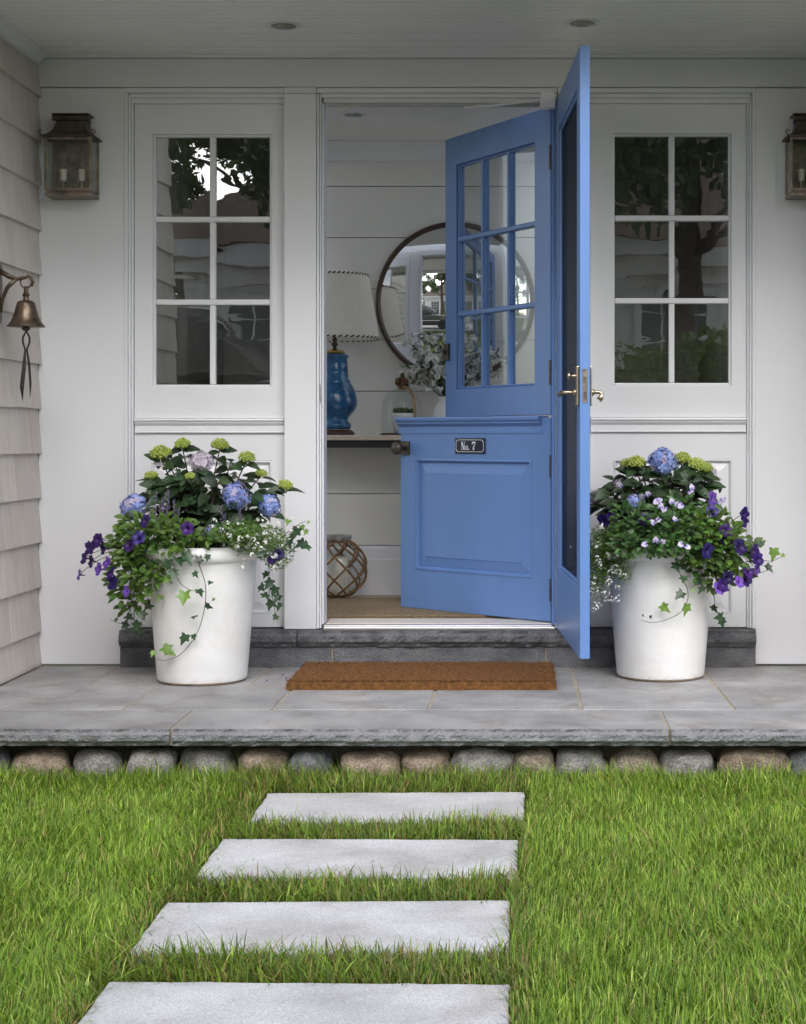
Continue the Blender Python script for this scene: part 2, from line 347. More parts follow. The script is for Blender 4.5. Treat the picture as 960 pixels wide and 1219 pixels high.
def in_stone(x, y, pad=0.0):
    r = np.zeros(len(x), bool)
    for (x0, x1, y0, y1) in STONES:
        r |= (x > x0-pad) & (x < x1+pad) & (y > y0-pad) & (y < y1+pad)
    return r
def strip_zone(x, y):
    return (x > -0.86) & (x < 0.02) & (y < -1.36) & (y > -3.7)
def lownoise(x, y, s, seed):
    rng = np.random.RandomState(seed); o = np.zeros(len(x))
    for k in range(7):
        a = rng.rand()*6.28; f = s*(0.6+rng.rand()*1.5)
        o += np.sin((x*math.cos(a)+y*math.sin(a))*f + rng.rand()*6.28)
    return o/7.0
def grass_mesh(name, x0, x1, y0, y1, dens, hmin, hmax, wid, seed, only=None):
    rng = np.random.RandomState(seed)
    n = int((x1-x0)*(y1-y0)*dens)
    x = x0 + rng.rand(n)*(x1-x0); y = y0 + rng.rand(n)*(y1-y0)
    keep = ~in_stone(x, y, 0.004)
    if only is not None: keep &= only(x, y)
    x, y = x[keep], y[keep]; n = len(x)
    ln = lownoise(x, y, 9, seed+1); lf = lownoise(x, y, 2.2, seed+2)
    sz = strip_zone(x, y)
    h = (hmin + (hmax-hmin)*rng.rand(n)**1.2) * (1+0.35*ln)
    h = np.where(rng.rand(n) < 0.04, h*1.35, h)
    h = np.where(sz, h*(0.75+0.5*rng.rand(n)), h)
    h = h*(1 + 0.45*np.clip((y+1.62)/0.26, 0, 1))     # the mower misses the strip along the stones
    az = rng.rand(n)*2*math.pi
    # clumps share a bias in the way they lean
    az = np.where(rng.rand(n) < 0.22, 1.9 + 3.5*lownoise(x, y, 5, seed+3), az)
    lean = (0.15 + 0.75*rng.rand(n)**1.4) * h
    lean = np.where(sz, lean*1.35, lean)
    dx, dy = np.cos(az), np.sin(az)
    fa = az + math.pi/2 + (rng.rand(n)-0.5)*1.2
    wx, wy = np.cos(fa), np.sin(fa)
    w = wid*(0.6+0.8*rng.rand(n))
    V = np.zeros((n, 7, 3))
    for lv, (t, ww) in enumerate(((0, 0.8), (0.4, 1.0), (0.75, 0.7), (1.0, 0))):
        cx = x + dx*lean*t*t; cy = y + dy*lean*t*t; cz = GZ - 0.004 + h*(t - 0.22*t*t*lean/np.maximum(h, 1e-4))
        if lv < 3:
            V[:, lv*2, 0] = cx - wx*w*ww/2; V[:, lv*2, 1] = cy - wy*w*ww/2; V[:, lv*2, 2] = cz
            V[:, lv*2+1, 0] = cx + wx*w*ww/2; V[:, lv*2+1, 1] = cy + wy*w*ww/2; V[:, lv*2+1, 2] = cz
        else:
            V[:, 6, 0] = cx; V[:, 6, 1] = cy; V[:, 6, 2] = cz
    base = np.array([[0.135,0.215,0.026]])
    tone = np.repeat(base, n, 0)
    v = (0.6 + 0.85*rng.rand(n))*(1+0.16*lf+0.12*ln)
    yel = rng.rand(n)
    tone[yel > 0.72] = (0.215,0.285,0.050)
    tone[yel > 0.93] = (0.33,0.37,0.12)
    tone[yel > 0.985] = (0.26,0.20,0.09)
    dd = rng.rand(n) < 0.16; tone[dd] = (0.060,0.115,0.018)
    th_ = rng.rand(n) < 0.05; tone[th_] = (0.24,0.18,0.085)
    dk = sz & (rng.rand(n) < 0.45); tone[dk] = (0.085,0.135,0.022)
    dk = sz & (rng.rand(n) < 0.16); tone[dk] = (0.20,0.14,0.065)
    tone *= v[:, None]*np.array([1.36, 1.40, 1.05])
    me = bpy.data.meshes.new(name)
    me.vertices.add(n*7); me.vertices.foreach_set('co', V.reshape(-1))
    b = (np.arange(n)*7)[:, None]
    quads = np.concatenate([b+np.array([[0,1,3,2]]), b+np.array([[2,3,5,4]])], 1).reshape(-1, 4)
    tris = (b+np.array([[4,5,6]])).reshape(-1, 3)
    me.loops.add(quads.size+tris.size); me.loops.foreach_set('vertex_index', np.concatenate([quads.reshape(-1), tris.reshape(-1)]).astype(np.int32))
    nq, ntr = len(quads), len(tris)
    me.polygons.add(nq+ntr)
    me.polygons.foreach_set('loop_start', np.concatenate([np.arange(nq)*4, nq*4+np.arange(ntr)*3]).astype(np.int32))
    at = me.attributes.new('tone', 'FLOAT_COLOR', 'POINT')
    c4 = np.ones((n, 7, 4)); c4[:, :, :3] = tone[:, None, :]
    at.data.foreach_set('color', c4.reshape(-1).astype(np.float32))
    me.polygons.foreach_set('use_smooth', np.ones(nq+ntr, bool))
    me.materials.append(grass_m); me.update(calc_edges=True)
    o = bpy.data.objects.new(name, me); COL.objects.link(o); return o
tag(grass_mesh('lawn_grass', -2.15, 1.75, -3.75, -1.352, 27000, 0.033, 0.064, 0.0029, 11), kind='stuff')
tag(grass_mesh('lawn_grass', -6, 6, -6.8, -1.36, 1500, 0.045, 0.085, 0.008, 23,
    lambda x, y: ~((x > -2.15) & (x < 1.75) & (y > -3.75))), kind='stuff')

# ------------------------------------------------------------------ patio
patio = struct('patio')
def slab(x0, x1, y0, y1, z0, z1, m, parent, name='paver', rough_front=False, bev=0.004, edge=None):
    mb = MB()
    if rough_front:
        n = max(6, int((x1-x0)/0.012)); nz = 6
        vs = []; fs = []
        for j in range(nz+1):
            for k in range(n+1):
                x = x0+(x1-x0)*k/n; z = z0+(z1-z0)*j/nz
                q = Vector((x*22, z*30, x0))
                d = 0.007*noise.noise(q) + 0.005*noise.noise(q*2.3) + 0.003*noise.noise(q*5)
                t = j/nz
                vs.append((x, y0 + d + 0.004*abs(math.sin(x*7)) - (0.010 if 0.2 < t < 0.8 else 0.0) + (0.006 if t == 0 else 0), z))
        fs = [(j*(n+1)+k, j*(n+1)+k+1, (j+1)*(n+1)+k+1, (j+1)*(n+1)+k) for j in range(nz) for k in range(n)]
        mb.add(vs, fs, 1)
        top = [nz*(n+1)+k for k in range(n+1)]; bot = [k for k in range(n+1)]
        b = len(mb.v); mb.v += [(x0, y1, z1), (x1, y1, z1), (x0, y1, z0), (x1, y1, z0)]
        mb.f += [tuple(top + [b+1, b]), tuple(bot[::-1] + [b+2, b+3]), (b, b+1, b+3, b+2),
                 tuple([j*(n+1) for j in range(nz, -1, -1)] + [b+2, b]), tuple([j*(n+1)+n for j in range(nz+1)] + [b+1, b+3])]
        mb.m += [0]*5
        return mb.build(name, [m, edge or m], parent)
    mb.box(x0, x1, y0, y1, z0, z1)
    return mb.build(name, m, parent, bevel=bev)
J = 0.005
PX0, PX1 = -1.925, 3.2
Y_C, Y_2, Y_F = -1.023, -0.517, -1.38
cop = [-3.4, -2.55, -1.10, 0.469, 1.95, 3.2]
for a, b in zip(cop, cop[1:]):
    slab(a+J, b-J, Y_F, Y_C-J, -0.054, 0.0, stone_patio, patio, 'coping_stone', True, edge=stone_edge)
r2 = [PX0, -1.34, -0.835, -0.31, 0.205, 0.72, 1.30, 1.85, 2.5, PX1]
for a, b in zip(r2, r2[1:]):
    slab(a+J, b-J, Y_C+J, Y_2-J, -0.05, 0.001, stone_patio, patio)
r3 = [PX0, -1.60, -1.0, -0.42, 0.205, 0.72, 1.45, 2.1, PX1]
for a, b in zip(r3, r3[1:]):
    slab(a+J, b-J, Y_2+J, 0.02, -0.05, -0.001, stone_patio, patio)
MB().box(-3.35, PX1-0.01, -1.366, 0.0, -0.0535, -0.003).build('mortar_bed', mortar, patio)
MB().box(-3.4, 3.2, -1.24, 0.3, -0.6, -0.0555).build('foundation', dark_mortar, patio)

# field stones under the coping
wall = thing('stone_wall', (0, -1.272, GZ), 'low wall of rounded field stones under the patio edge', 'stone wall')
sm = [M_('fieldstone_grey', (0.16,0.155,0.15), 0.85, col2=(0.33,0.31,0.28), scale=26, bump=0.9, bscale=90, speck=0.35, speck_scale=200, patch=(0.50,0.46,0.40), patch_scale=14),
      M_('fieldstone_brown', (0.20,0.15,0.11), 0.85, col2=(0.40,0.32,0.24), scale=24, bump=0.9, bscale=90, speck=0.35, speck_scale=200, patch=(0.50,0.46,0.40), patch_scale=14),
      M_('fieldstone_dark', (0.085,0.090,0.10), 0.8, col2=(0.20,0.20,0.20), scale=28, bump=0.9, bscale=90, speck=0.35, speck_scale=200, patch=(0.50,0.46,0.40), patch_scale=14),
      M_('fieldstone_tan', (0.24,0.20,0.145), 0.85, col2=(0.44,0.38,0.29), scale=25, bump=0.9, bscale=90, speck=0.35, speck_scale=200, patch=(0.50,0.46,0.40), patch_scale=14)]
runs = [(-62,8,2),(12,77,1),(85,143,0),(150,205,0),(213,278,0),(283,338,1),(342,395,2),(405,475,1),(478,535,1),(540,610,0),(612,657,3),(660,722,0),(727,783,3),(787,852,0),(855,938,1),(941,1005,2)]
ex = -62; sp = []
for a, b, c in runs: sp.append((fx(a, 5.06), fx(b, 5.06), c))
x = fx(1008, 5.06)
while x < 3.0:
    w = random.uniform(0.13, 0.22); sp.append((x, x+w, random.randrange(4))); x += w+0.015
x = fx(-66, 5.06)
while x > -3.3:
    w = random.uniform(0.13, 0.22); sp.append((x-w, x, random.randrange(4))); x -= w+0.015
for i, (a, b, c) in enumerate(sp):
    bm = bmesh.new(); bmesh.ops.create_icosphere(bm, subdivisions=3, radius=1)
    w = (b-a)/2; hh = 0.058 + 0.012*random.random()
    for v in bm.verts:
        p = v.co.copy()
        q = Vector([math.copysign(abs(t)**0.74, t) for t in p])
        nn = 1 + 0.24*noise.noise(p*1.1+Vector((i*3.1,0,0))) + 0.07*noise.noise(p*3.5+Vector((i,5,0)))
        v.co = Vector((q.x*w*nn*1.07, q.y*0.095*nn, q.z*hh*nn*1.0))
    me = bpy.data.meshes.new('stone'); bm.to_mesh(me); bm.free()
    me.materials.append(sm[c]); me.polygons.foreach_set('use_smooth', [True]*len(me.polygons))
    inst('stone', me, wall, Matrix.Translation(((a+b)/2, 0.02+random.uniform(-0.01,0.01), 0.046 + random.uniform(-0.006,0.004))) @ Matrix.Rotation(random.uniform(-0.08,0.08), 4, 'Y'))
MB().box(-3.3, 3.1, 0.02, 0.06, -0.05, 0.125).build('backing', dark_mortar, wall)

# ------------------------------------------------------------------ house front
house = thing('front_wall', (0, 0, 0), 'white painted front wall of the house around the open doorway', 'wall')
TOP = 2.448; BK = 0.11; XL = -1.933
XA, XB = fx(148), fx(900)
MB().box(XL, XA, 0.0, BK, 0.008, 2.318).build('wall_panel', white, house, bevel=0.002)
MB().box(XB, 2.4, 0.0, BK, 0.008, 2.318).build('wall_panel', white, house, bevel=0.002)
MB().box(XL, 2.4, -0.012, BK, 2.3205, 2.434).build('frieze_board', white, house, bevel=0.003)
MB().prism_x([(BK, 2.4355), (-0.014, 2.4355), (-0.024, 2.440), (-0.028, 2.4465), (BK, 2.4465)], XL, 2.4).build('crown_molding', white, house)
# heads above the windows and the doorway: three stepped boards
for (x0, x1, l_, r_) in ((XA, -0.947, 1, 0), (-0.8175, 0.1485, 1, 0), (0.2695, XB, 0, 1)):
    h = MB()
    h.box(x0+0.0005, x1-0.0005, -0.004, BK, 2.2985, 2.3185)
    h.box(x0+0.001+0.0135*l_, x1-0.001-0.0135*r_, 0.006, BK, 2.281, 2.298)
    h.box(x0+0.001+0.0235*l_, x1-0.001-0.0235*r_, 0.015, BK, 2.2605, 2.2805)
    h.build('head_casing', white, house, bevel=0.003)
MB().box(-0.946, -0.8185, -0.014, BK, 0.149, 2.293).build('pilaster', white, house, bevel=0.003)
MB().box(0.150, 0.2685, -0.014, BK, 0.149, 2.293).build('pilaster', white, house, bevel=0.003)
for (x0, x1) in ((-0.9465, -0.818), (0.1495, 0.2690)):
    MB().box(x0, x1, -0.010, BK, 2.2945, 2.3190).build('head_block', white, house, bevel=0.002)
# left door casing with two beads, jamb, strike plate
c = MB(); c.box(-0.8175, -0.8075, -0.004, BK, 0.150, 2.296); c.box(-0.8065, -0.7995, 0.004, BK, 0.150, 2.295); c.box(-0.7985, -0.790, 0.012, BK, 0.167, 2.2595)
c.build('door_casing', white, house, bevel=0.002)
MB().box(-0.8035, -0.8005, 0.0005, 0.02, fz(480), fz(458)).build('strike_plate', steel, house)
MB().box(0.1255, 0.1385, -0.006, 0.055, 0.167, 2.2595).build('hinge_jamb', blue, house, bevel=0.002)
MB().box(0.139, 0.1495, 0.002, BK, 0.150, 2.2595).build('door_casing', white, house, bevel=0.002)

def sidelight(X0, X1, G0, G1, GY0, GY1, LY, PX0_, PX1_, PY, cas):
    x0, x1 = fx(X0), fx(X1); g0, g1 = fx(G0), fx(G1); z1, z0 = fz(GY0), fz(GY1)
    zl = fz(LY); zt = 2.2600; zb = 0.152; yf = 0.030
    f = MB()
    f.frame(x0, x1, zl, zt, g0-0.0075, g1+0.0075, z0-0.0075, z1+0.0075, yf, BK-0.002)
    win = f.build('window', white, house, bevel=0.0025)
    win['label'] = 'white sash window with six panes beside the doorway'
    b = MB()                                       # sloped glazing bead
    for (u0,u1,w0,w1) in ((g0-0.0075,g0+0.002,z0-0.0075,z1+0.0075),(g1-0.002,g1+0.0075,z0-0.0075,z1+0.0075)):
        b.box(u0,u1,yf+0.010,yf+0.04,w0,w1)
    for (w0,w1) in ((z0-0.0075,z0+0.002),(z1-0.002,z1+0.0075)):
        b.box(g0+0.0022,g1-0.0022,yf+0.010,yf+0.04,w0,w1)
    b.build('glazing_bead', white, win, bevel=0.003)
    xm = (g0+g1)/2; mw = 0.0115
    zz = [z0 + (z1-z0)*k/3 for k in range(4)]
    xx = [g0, xm, g1]
    for k in range(3):
        MB().box(xm-mw, xm+mw, yf+0.008, yf+0.042, zz[k]+(mw if k else 0.0025), zz[k+1]-(mw if k < 2 else 0.0025)).build('muntin', white, win, bevel=0.004)
    for k in (1, 2):
        MB().box(g0+0.0025, g1-0.0025, yf+0.007, yf+0.043, zz[k]-mw+0.0005, zz[k]+mw-0.0005).build('muntin', white, win, bevel=0.004)
    for i in range(2):
        for k in range(3):
            cx, cz = (xx[i]+xx[i+1])/2, (zz[k]+zz[k+1])/2
            hw, hh = (xx[i+1]-xx[i])/2, (zz[k+1]-zz[k])/2
            p = MB().box(-hw, hw, -0.0015, 0.0015, -hh, hh).build('pane', win_glass, win, loc=(cx, yf+0.026, cz))
            p.rotation_euler = (random.uniform(-0.004,0.004), 0, random.uniform(-0.005,0.005))
    # moulded ledge
    l = MB(); l.prism_x([(BK-0.003, zl-0.001),(yf-0.022, zl-0.001),(yf-0.024, zl-0.008),(yf-0.017, zl-0.013),(yf-0.017, zl-0.016),(yf-0.013,zl-0.022),(yf-0.006,zl-0.030),(yf-0.006,zl-0.052),(yf-0.012,zl-0.0535),(yf-0.012,zl-0.0575),(BK-0.003, zl-0.0575)], x0+0.003, x1-0.003)
    l.build('window_ledge', white, house)
    zt2 = zl-0.0585; p0, p1, pz1, pz0 = fx(PX0_), fx(PX1_), fz(PY), zb+0.055
    q = MB()
    q.frame(x0, x1, zb, zt2, p0, p1, pz0, pz1, yf, BK-0.002)
    q.build('panel_frame', white, house, bevel=0.002)
    raised_panel(p0, p1, pz0, pz1, yf, house, white)
    # casing strips up both sides
    for (a, sgn) in cas:
        c = MB()
        for (u0, u1, yy) in ((0, 0.014, -0.004), (0.0145, 0.024, 0.006), (0.0245, 0.032, 0.016)):
            e0, e1 = sorted((a + sgn*u0, a + sgn*u1)); c.box(e0, e1, yy, BK-0.001, 0.150, {0: 2.298, 0.0145: 2.2975}.get(u0, 2.2800))
        c.build('casing', white, house, bevel=0.0025)

def raised_panel(p0, p1, z0, z1, yf, parent, mat, w=0.022, deep=0.016, field=0.045, name='raised_panel'):
    r = MB()
    def ring(i0, y0_, i1, y1_):
        a = [(p0+i0, y0_, z0+i0), (p1-i0, y0_, z0+i0), (p1-i0, y0_, z1-i0), (p0+i0, y0_, z1-i0)]
        b = [(p0+i1, y1_, z0+i1), (p1-i1, y1_, z0+i1), (p1-i1, y1_, z1-i1), (p0+i1, y1_, z1-i1)]
        r.add(a+b, [(k, (k+1) % 4, 4+(k+1) % 4, 4+k) for k in range(4)])
    ring(0, yf+0.001, 0.004, yf-0.002); ring(0.004, yf-0.002, 0.008, yf+0.004); ring(0.008, yf+0.004, 0.012, yf+deep)
    ring(0.012, yf+deep, field, yf+0.005); 
    i = field
    r.add([(p0+i, yf+0.005, z0+i), (p1-i, yf+0.005, z0+i), (p1-i, yf+0.005, z1-i), (p0+i, yf+0.005, z1-i)], [(0,1,2,3)])
    return r.build(name, mat, parent)
sidelight(158, 338, 182, 320, 160, 458, 498, 178, 322, 549, ((XA, 1),))
sidelight(703, 890.5, 732, 870, 159, 456, 497, 731, 873, 547, ((XB, -1),))
# unseen wall carrying the porch roof, cut low so sunlight reaches the hall
MB().box(-2.53, 2.4, -0.013, BK, TOP+0.03, TOP+0.34).build('upper_wall', white, house)

# entry step of rough granite
step = thing('entry_step', (0, -0.05, 0), 'dark rock faced granite step below the front door', 'step')
sx = [XA-0.012, fx(356), 0.235, XB-0.003]
for a, b in zip(sx, sx[1:]):
    o = slab(a+0.002, b-0.002, 0.0, 0.09, 0.0835, 0.147, stone_step, step, 'tread_stone', True)
sx = [XA-0.012, fx(397), fx(650), XB-0.003]
for a, b in zip(sx, sx[1:]):
    o = MB().box(a+0.003, b-0.003, 0.016, 0.09, -0.02, 0.081).build('riser_stone', stone_step, step, bevel=0.003)
MB().box(XA, XB-0.005, 0.022, 0.09, -0.01, 0.0825).build('mortar_joint', mortar, step)
# threshold
th = thing('door_sill', (0, 0, 0.147), 'pale wood and metal threshold across the doorway', 'door sill')
MB().box(-0.789, 0.138, -0.022, 0.06, 0.001, 0.012).build('sill_plate', alu, th, bevel=0.003)
MB().box(-0.789, 0.125, -0.006, 0.05, 0.0122, 0.0165).build('sill_ridge', alu, th, bevel=0.0015)
MB().box(-0.789, 0.125, 0.061, 0.20, -0.01, 0.018).build('sill_board', sill_m, th, bevel=0.004)
MB().box(-0.789, 0.125, 0.201, 0.262, -0.01, 0.0145).build('inner_board', sill_m, th, bevel=0.004)

# porch ceiling of beadboard
pc = struct('porch_ceiling')
bb = MB(); y = -0.028; pitch = 0.054
while y > -1.16:
    bb.add([(XL-0.02, y, TOP), (2.6, y, TOP), (2.6, y-pitch+0.008, TOP), (XL-0.02, y-pitch+0.008, TOP)], [(0,1,2,3)])
    k = y-pitch+0.008
    for (u0, h0, u1, h1) in ((0, 0, 0.0012, 0.007), (0.0012, 0.007, 0.0035, 0.0075), (0.0035, 0.0075, 0.0065, 0.003), (0.0065, 0.003, 0.008, 0)):
        bb.add([(XL-0.02, k-u0, TOP+h0), (2.6, k-u0, TOP+h0), (2.6, k-u1, TOP+h1), (XL-0.02, k-u1, TOP+h1)], [(0,1,2,3)])
    y -= pitch
o = bb.build('bead_board', ceil_white, pc); o['kind'] = 'stuff'
MB().prism_x([(-1.18, TOP-0.05), (-1.28, TOP-0.05), (-1.28, TOP+0.10), (BK, TOP+0.30), (BK, TOP+0.015), (-1.18, TOP+0.015)], XL-0.6, 2.7).build('porch_roof', white, pc)

# recessed lights
def downlight(x, y, z, label, r=0.066):
    t = thing('recessed_light', (x, y, z), label, 'ceiling light', 'recessed lights in the ceiling')
    MB().lathe([(r*0.72, 0.002), (r*0.74, -0.004), (r*0.98, -0.006), (r, -0.001), (r, 0.002)], n=40).build('trim_ring', white, t, auto=True)
    MB().lathe([(r*0.70, -0.0045), (r*0.4, -0.0035), (0.002, -0.003)], n=32).build('lens', lens_m, t, smooth=True)
downlight(fx(338, 5.92), -0.47, TOP, 'round recessed light in the porch ceiling above the left window')
downlight(fx(693, 5.88), -0.51, TOP, 'round recessed light in the porch ceiling above the blue doors')

# left wing: painted shingles, one by one
wing = thing('shingle_wall', (XL, 0, 0), 'beige shingled side wall of the porch with the bell on it', 'wall')
MB().box(-0.60, -0.012, -2.35, 0.15, 0.01, 4.0).build('wall_core', shingle_m, wing)
MB().box(-0.011, 0.012, -2.35, -0.001, 0.004, 0.03).build('base_board', shingle_m, wing)
zb = fz(794); courses = [0.015] + [fz(751) + 0.1782*k for k in range(0, 14)]
for ci, z0 in enumerate(courses):
    z1 = courses[ci+1] if ci+1 < len(courses) else z0+0.178
    if z0 > TOP: break
    y = random.uniform(-0.04, 0.04)
    first = True
    while y > -2.35:
        w = random.uniform(0.11, 0.24)
        ya, yb = (0.0 if first else y), max(y-w, -2.35)
        first = False
        if ya - yb < 0.03: y -= w; continue
        dz = random.uniform(-0.0008, 0.0008); t = random.uniform(0.0135, 0.0155)
        zt = min(z1+0.012, TOP+0.01)
        m = MB()
        ya -= 0.0012; yb += 0.0012
        vs = [(-0.010, yb, z0+dz), (-0.010, ya, z0+dz), (t, ya, z0+dz), (t, yb, z0+dz), (-0.010, yb, zt), (-0.010, ya, zt), (-0.003, ya, zt), (-0.003, yb, zt)]
        m.add(vs, [(0,1,2,3), (4,7,6,5), (0,4,5,1), (2,6,7,3), (1,5,6,2), (0,3,7,4)])
        m.build('shingle', shingle_m, wing)
        y -= w
cm = MB(); cm.prism_y([(0.018, TOP-0.045), (0.018, TOP-0.030), (0.030, TOP-0.018), (0.048, TOP-0.006), (0.048, TOP-0.0005), (-0.02, TOP-0.0005), (-0.02, TOP-0.045)], -1.17, -0.03)
cm.build('crown_molding', white, wing)

# unseen wing added on the right to even out light on the front wall
shade_wing = thing('shingle_wall', (1.36, 0, 0), 'unseen shingled wall added to darken the right of the porch', 'wall')
MB().box(0.016, 0.5, -0.9, -0.03, 0.01, TOP-0.002).build('wall_core', shingle_m, shade_wing)
for ci, z0 in enumerate(courses):
    z1 = min(courses[ci+1] if ci+1 < len(courses) else z0+0.178, TOP-0.004)
    if z0 > TOP-0.05: break
    m = MB(); m.add([(0.0, -0.9, z0), (0.0, -0.03, z0), (0.0155, -0.03, z0), (0.0155, -0.9, z0), (0.012, -0.9, z1), (0.012, -0.03, z1), (0.0155, -0.03, z1), (0.0155, -0.9, z1)],
        [(0,1,2,3), (4,7,6,5), (0,4,5,1), (2,6,7,3), (1,5,6,2), (0,3,7,4)]); m.build('shingle', shingle_m, shade_wing)

# ------------------------------------------------------------------ hall behind the door
HB = 1.26; HZ = 0.160; HC = 2.33
hall = struct('hall')
MB().box(-1.92, 1.15, 0.262, HB+0.06, HZ-0.04, HZ).build('floor', wood_lt, hall)
MB().box(-1.92, 1.15, BK+0.001, 0.261, 0.05, HZ-0.012).build('subfloor', wood_lt, hall)
MB().box(-1.12, 0.17, 0.28, HB+0.06, HC, HC+0.05).build('ceiling', ceil_white, hall)   # cut short, with hall ends left open, so added sky light comes in
zs = [0.396, 0.6459, 0.8918, 1.1377, 1.3836, 1.6295, 1.8754, 2.1213, 2.329]
for a, b in zip(zs, zs[1:]):
    MB().box(-1.10, 0.38, HB, HB+0.02, a+0.0018, b-0.0018).build('wall_board', hall_paint, hall, bevel=0.0015)
MB().box(-1.10, 0.38, HB+0.021, HB+0.06, HZ, HC).build('wall_core', hall_paint, hall)
for (a, b) in ((-1.859, -1.101), (0.381, 1.109)):
    MB().box(a, b, HB, HB+0.06, 2.75, 3.2).build('wall_panel', white, hall)
MB().prism_x([(HB-0.001, HZ+0.001), (HB-0.018, HZ+0.001), (HB-0.018, HZ+0.170), (HB-0.012, HZ+0.178), (HB-0.012, HZ+0.222), (HB-0.004, HZ+0.235), (HB-0.001, HZ+0.235)], -1.10, 0.38).build('baseboard', white, hall)
MB().prism_x([(HB-0.001, HC-0.088), (HB-0.012, HC-0.088), (HB-0.016, HC-0.074), (HB-0.035, HC-0.045), (HB-0.062, HC-0.014), (HB-0.070, HC-0.010), (HB-0.070, HC-0.001), (HB-0.001, HC-0.001)], -1.10, 0.38).build('crown_molding', white, hall)
# closed boxes added behind the hall so the window panes look dark
for (a, b) in ((-1.86, -1.10), (0.38, 1.11)):
    r = MB(); y0, y1 = HB+0.0605, 3.6
    r.box(a-0.05, b+0.05, y1, y1+0.05, 0.1, 2.85); r.box(a-0.05, a-0.001, y0, y1, 0.1, 2.85); r.box(b+0.001, b+0.05, y0, y1, 0.1, 2.85)
    r.box(a, b, y0, y1-0.001, 0.08, 0.12); r.box(a, b, y0, y1-0.001, 2.80, 2.86); r.box(a-0.05, b+0.05, y0, y1+0.05, 2.861, 2.9); r.box(a-0.05, b+0.05, y0, y1+0.05, 0.05, 0.079)
    r.build('pane_box', pane_veil, hall)
downlight(fx(421, 6.97), 6.97-CAM_D, HC, 'round recessed light in the hall ceiling inside the doorway', 0.055)

rug = tag(MB().box(-1.25, 0.95, 0.30, 1.03, HZ+0.001, HZ+0.010).build('hall_rug', jute, bevel=0.003), 'woven jute rug on the hall floor inside the doorway', 'rug')

# console table
ct = thing('console_table', (-0.45, 1.08, HZ), 'narrow console table with pale top and black iron frame', 'console table')
TZ = 0.927 - HZ
MB().box(-0.68, 0.68, -0.165, 0.165, TZ-0.024, TZ).build('table_top', table_top, ct, bevel=0.003)
f = MB(); f.box(-0.66, 0.66, -0.150, -0.122, TZ-0.058, TZ-0.0245); f.box(-0.66, 0.66, 0.122, 0.15, TZ-0.058, TZ-0.0245)
f.build('apron', black_iron, ct, bevel=0.002)
for sx_ in (-1, 1):
    for sy_ in (-1, 1):
        MB().box(sx_*0.645-0.0135, sx_*0.645+0.0135, sy_*0.136-0.0135, sy_*0.136+0.0135, 0.001, TZ-0.059).build('leg', black_iron, ct, bevel=0.002)

# table lamp
LX = fx(398.6, 7.42); lamp = thing('table_lamp', (LX, 1.03, 0.927), 'blue glazed ceramic table lamp with pale shade and corded trim', 'lamp')
s = 1/255.8
def yz(Y): return (517.9-Y)*s + 0.001
MB().lathe([(0.092, 0.001), (0.094, 0.010), (0.086, 0.018), (0.076, 0.026)], n=40).build('foot', wood_dk, lamp, smooth=True)
vp = [(17.5,511),(19.5,509.5),(19.8,506),(18.5,503.5),(16.3,501.5),(16,498.5),(19,494.5),(24,489),(27,482.5),(27.2,477),(25.5,469),(22.5,461),(19.5,456.5),(18.6,455),(18.9,453.5),(16.6,451.5),(16.2,444),(15.8,443),(16.1,442),(15.6,434),(15.2,433),(15.6,431.5),(15.2,427),(16.8,425.5),(16.9,423.5),(14,421.5),(10,421)]
MB().lathe([(r*s, yz(Y)) for r, Y in vp], n=48).build('vase', turq, lamp, smooth=True)
MB().lathe([(0.046, yz(420.9)), (0.050, yz(419.5)), (0.040, yz(417.5)), (0.022, yz(416.5))], n=32).build('cap', brass, lamp, smooth=True)
MB().lathe([(0.012, yz(416.4)), (0.008, yz(413)), (0.018, yz(410)), (0.008, yz(407)), (0.013, yz(404.5)), (0.006, yz(401)), (0.006, yz(345))], n=20).build('stem', bronze_dk, lamp, smooth=True)
zt, zbm = yz(328), yz(403)
sh = MB(); sh.lathe([(0.2075, zbm), (0.158, zt)], n=64, caps=False); sh.lathe([(0.155, zt), (0.2045, zbm)], n=64, caps=False)
sh.add([], []); shade = sh.build('lamp_shade', shade_m, lamp, smooth=True)
for (rr, zz_) in ((0.2085, zbm), (0.159, zt)):      # whip-stitched cord, light and dark turns
    for m_, off in ((trim_m, 0), (shade_m, 1)):
        t = MB(); n = 46
        for k in range(n):
            a0 = 2*math.pi*(k+0.5*off)/n; a1 = a0 + 2*math.pi*0.5/n
            t.tube([(rr*math.cos(a0), rr*math.sin(a0), zz_-0.004), (rr*math.cos(a1), rr*math.sin(a1), zz_+0.004)], 0.0035, 6)
        t.build('cord_trim', m_, shade)

# round convex mirror
MX, MZ, MR = fx(542, 7.62), fz(358.5, 7.62), 0.366
mir = thing('round_mirror', (MX, HB, MZ), 'round convex mirror in a dark bronze frame on the hall wall', 'mirror')
RC = 1.57; mb = MB(); n = 64; vs = [(0, -0.010-(RC-math.sqrt(RC**2-MR**2)), 0)]; rings = 20; fs = []
for i in range(1, rings+1):
    r = MR*i/rings; dy = -0.010 - (math.sqrt(RC**2-r*r) - math.sqrt(RC**2-MR**2))
    for k in range(n): vs.append((r*math.cos(2*math.pi*k/n), dy, r*math.sin(2*math.pi*k/n)))
for k in range(n):
    fs.append((0, 1+k, 1+(k+1) % n))
    for i in range(rings-1): fs.append((1+i*n+k, 1+(i+1)*n+k, 1+(i+1)*n+(k+1) % n, 1+i*n+(k+1) % n))
mb.add(vs, fs); mb.build('glass', mirror_m, mir, smooth=True)
MX90 = Matrix.Rotation(R(90), 3, 'X')
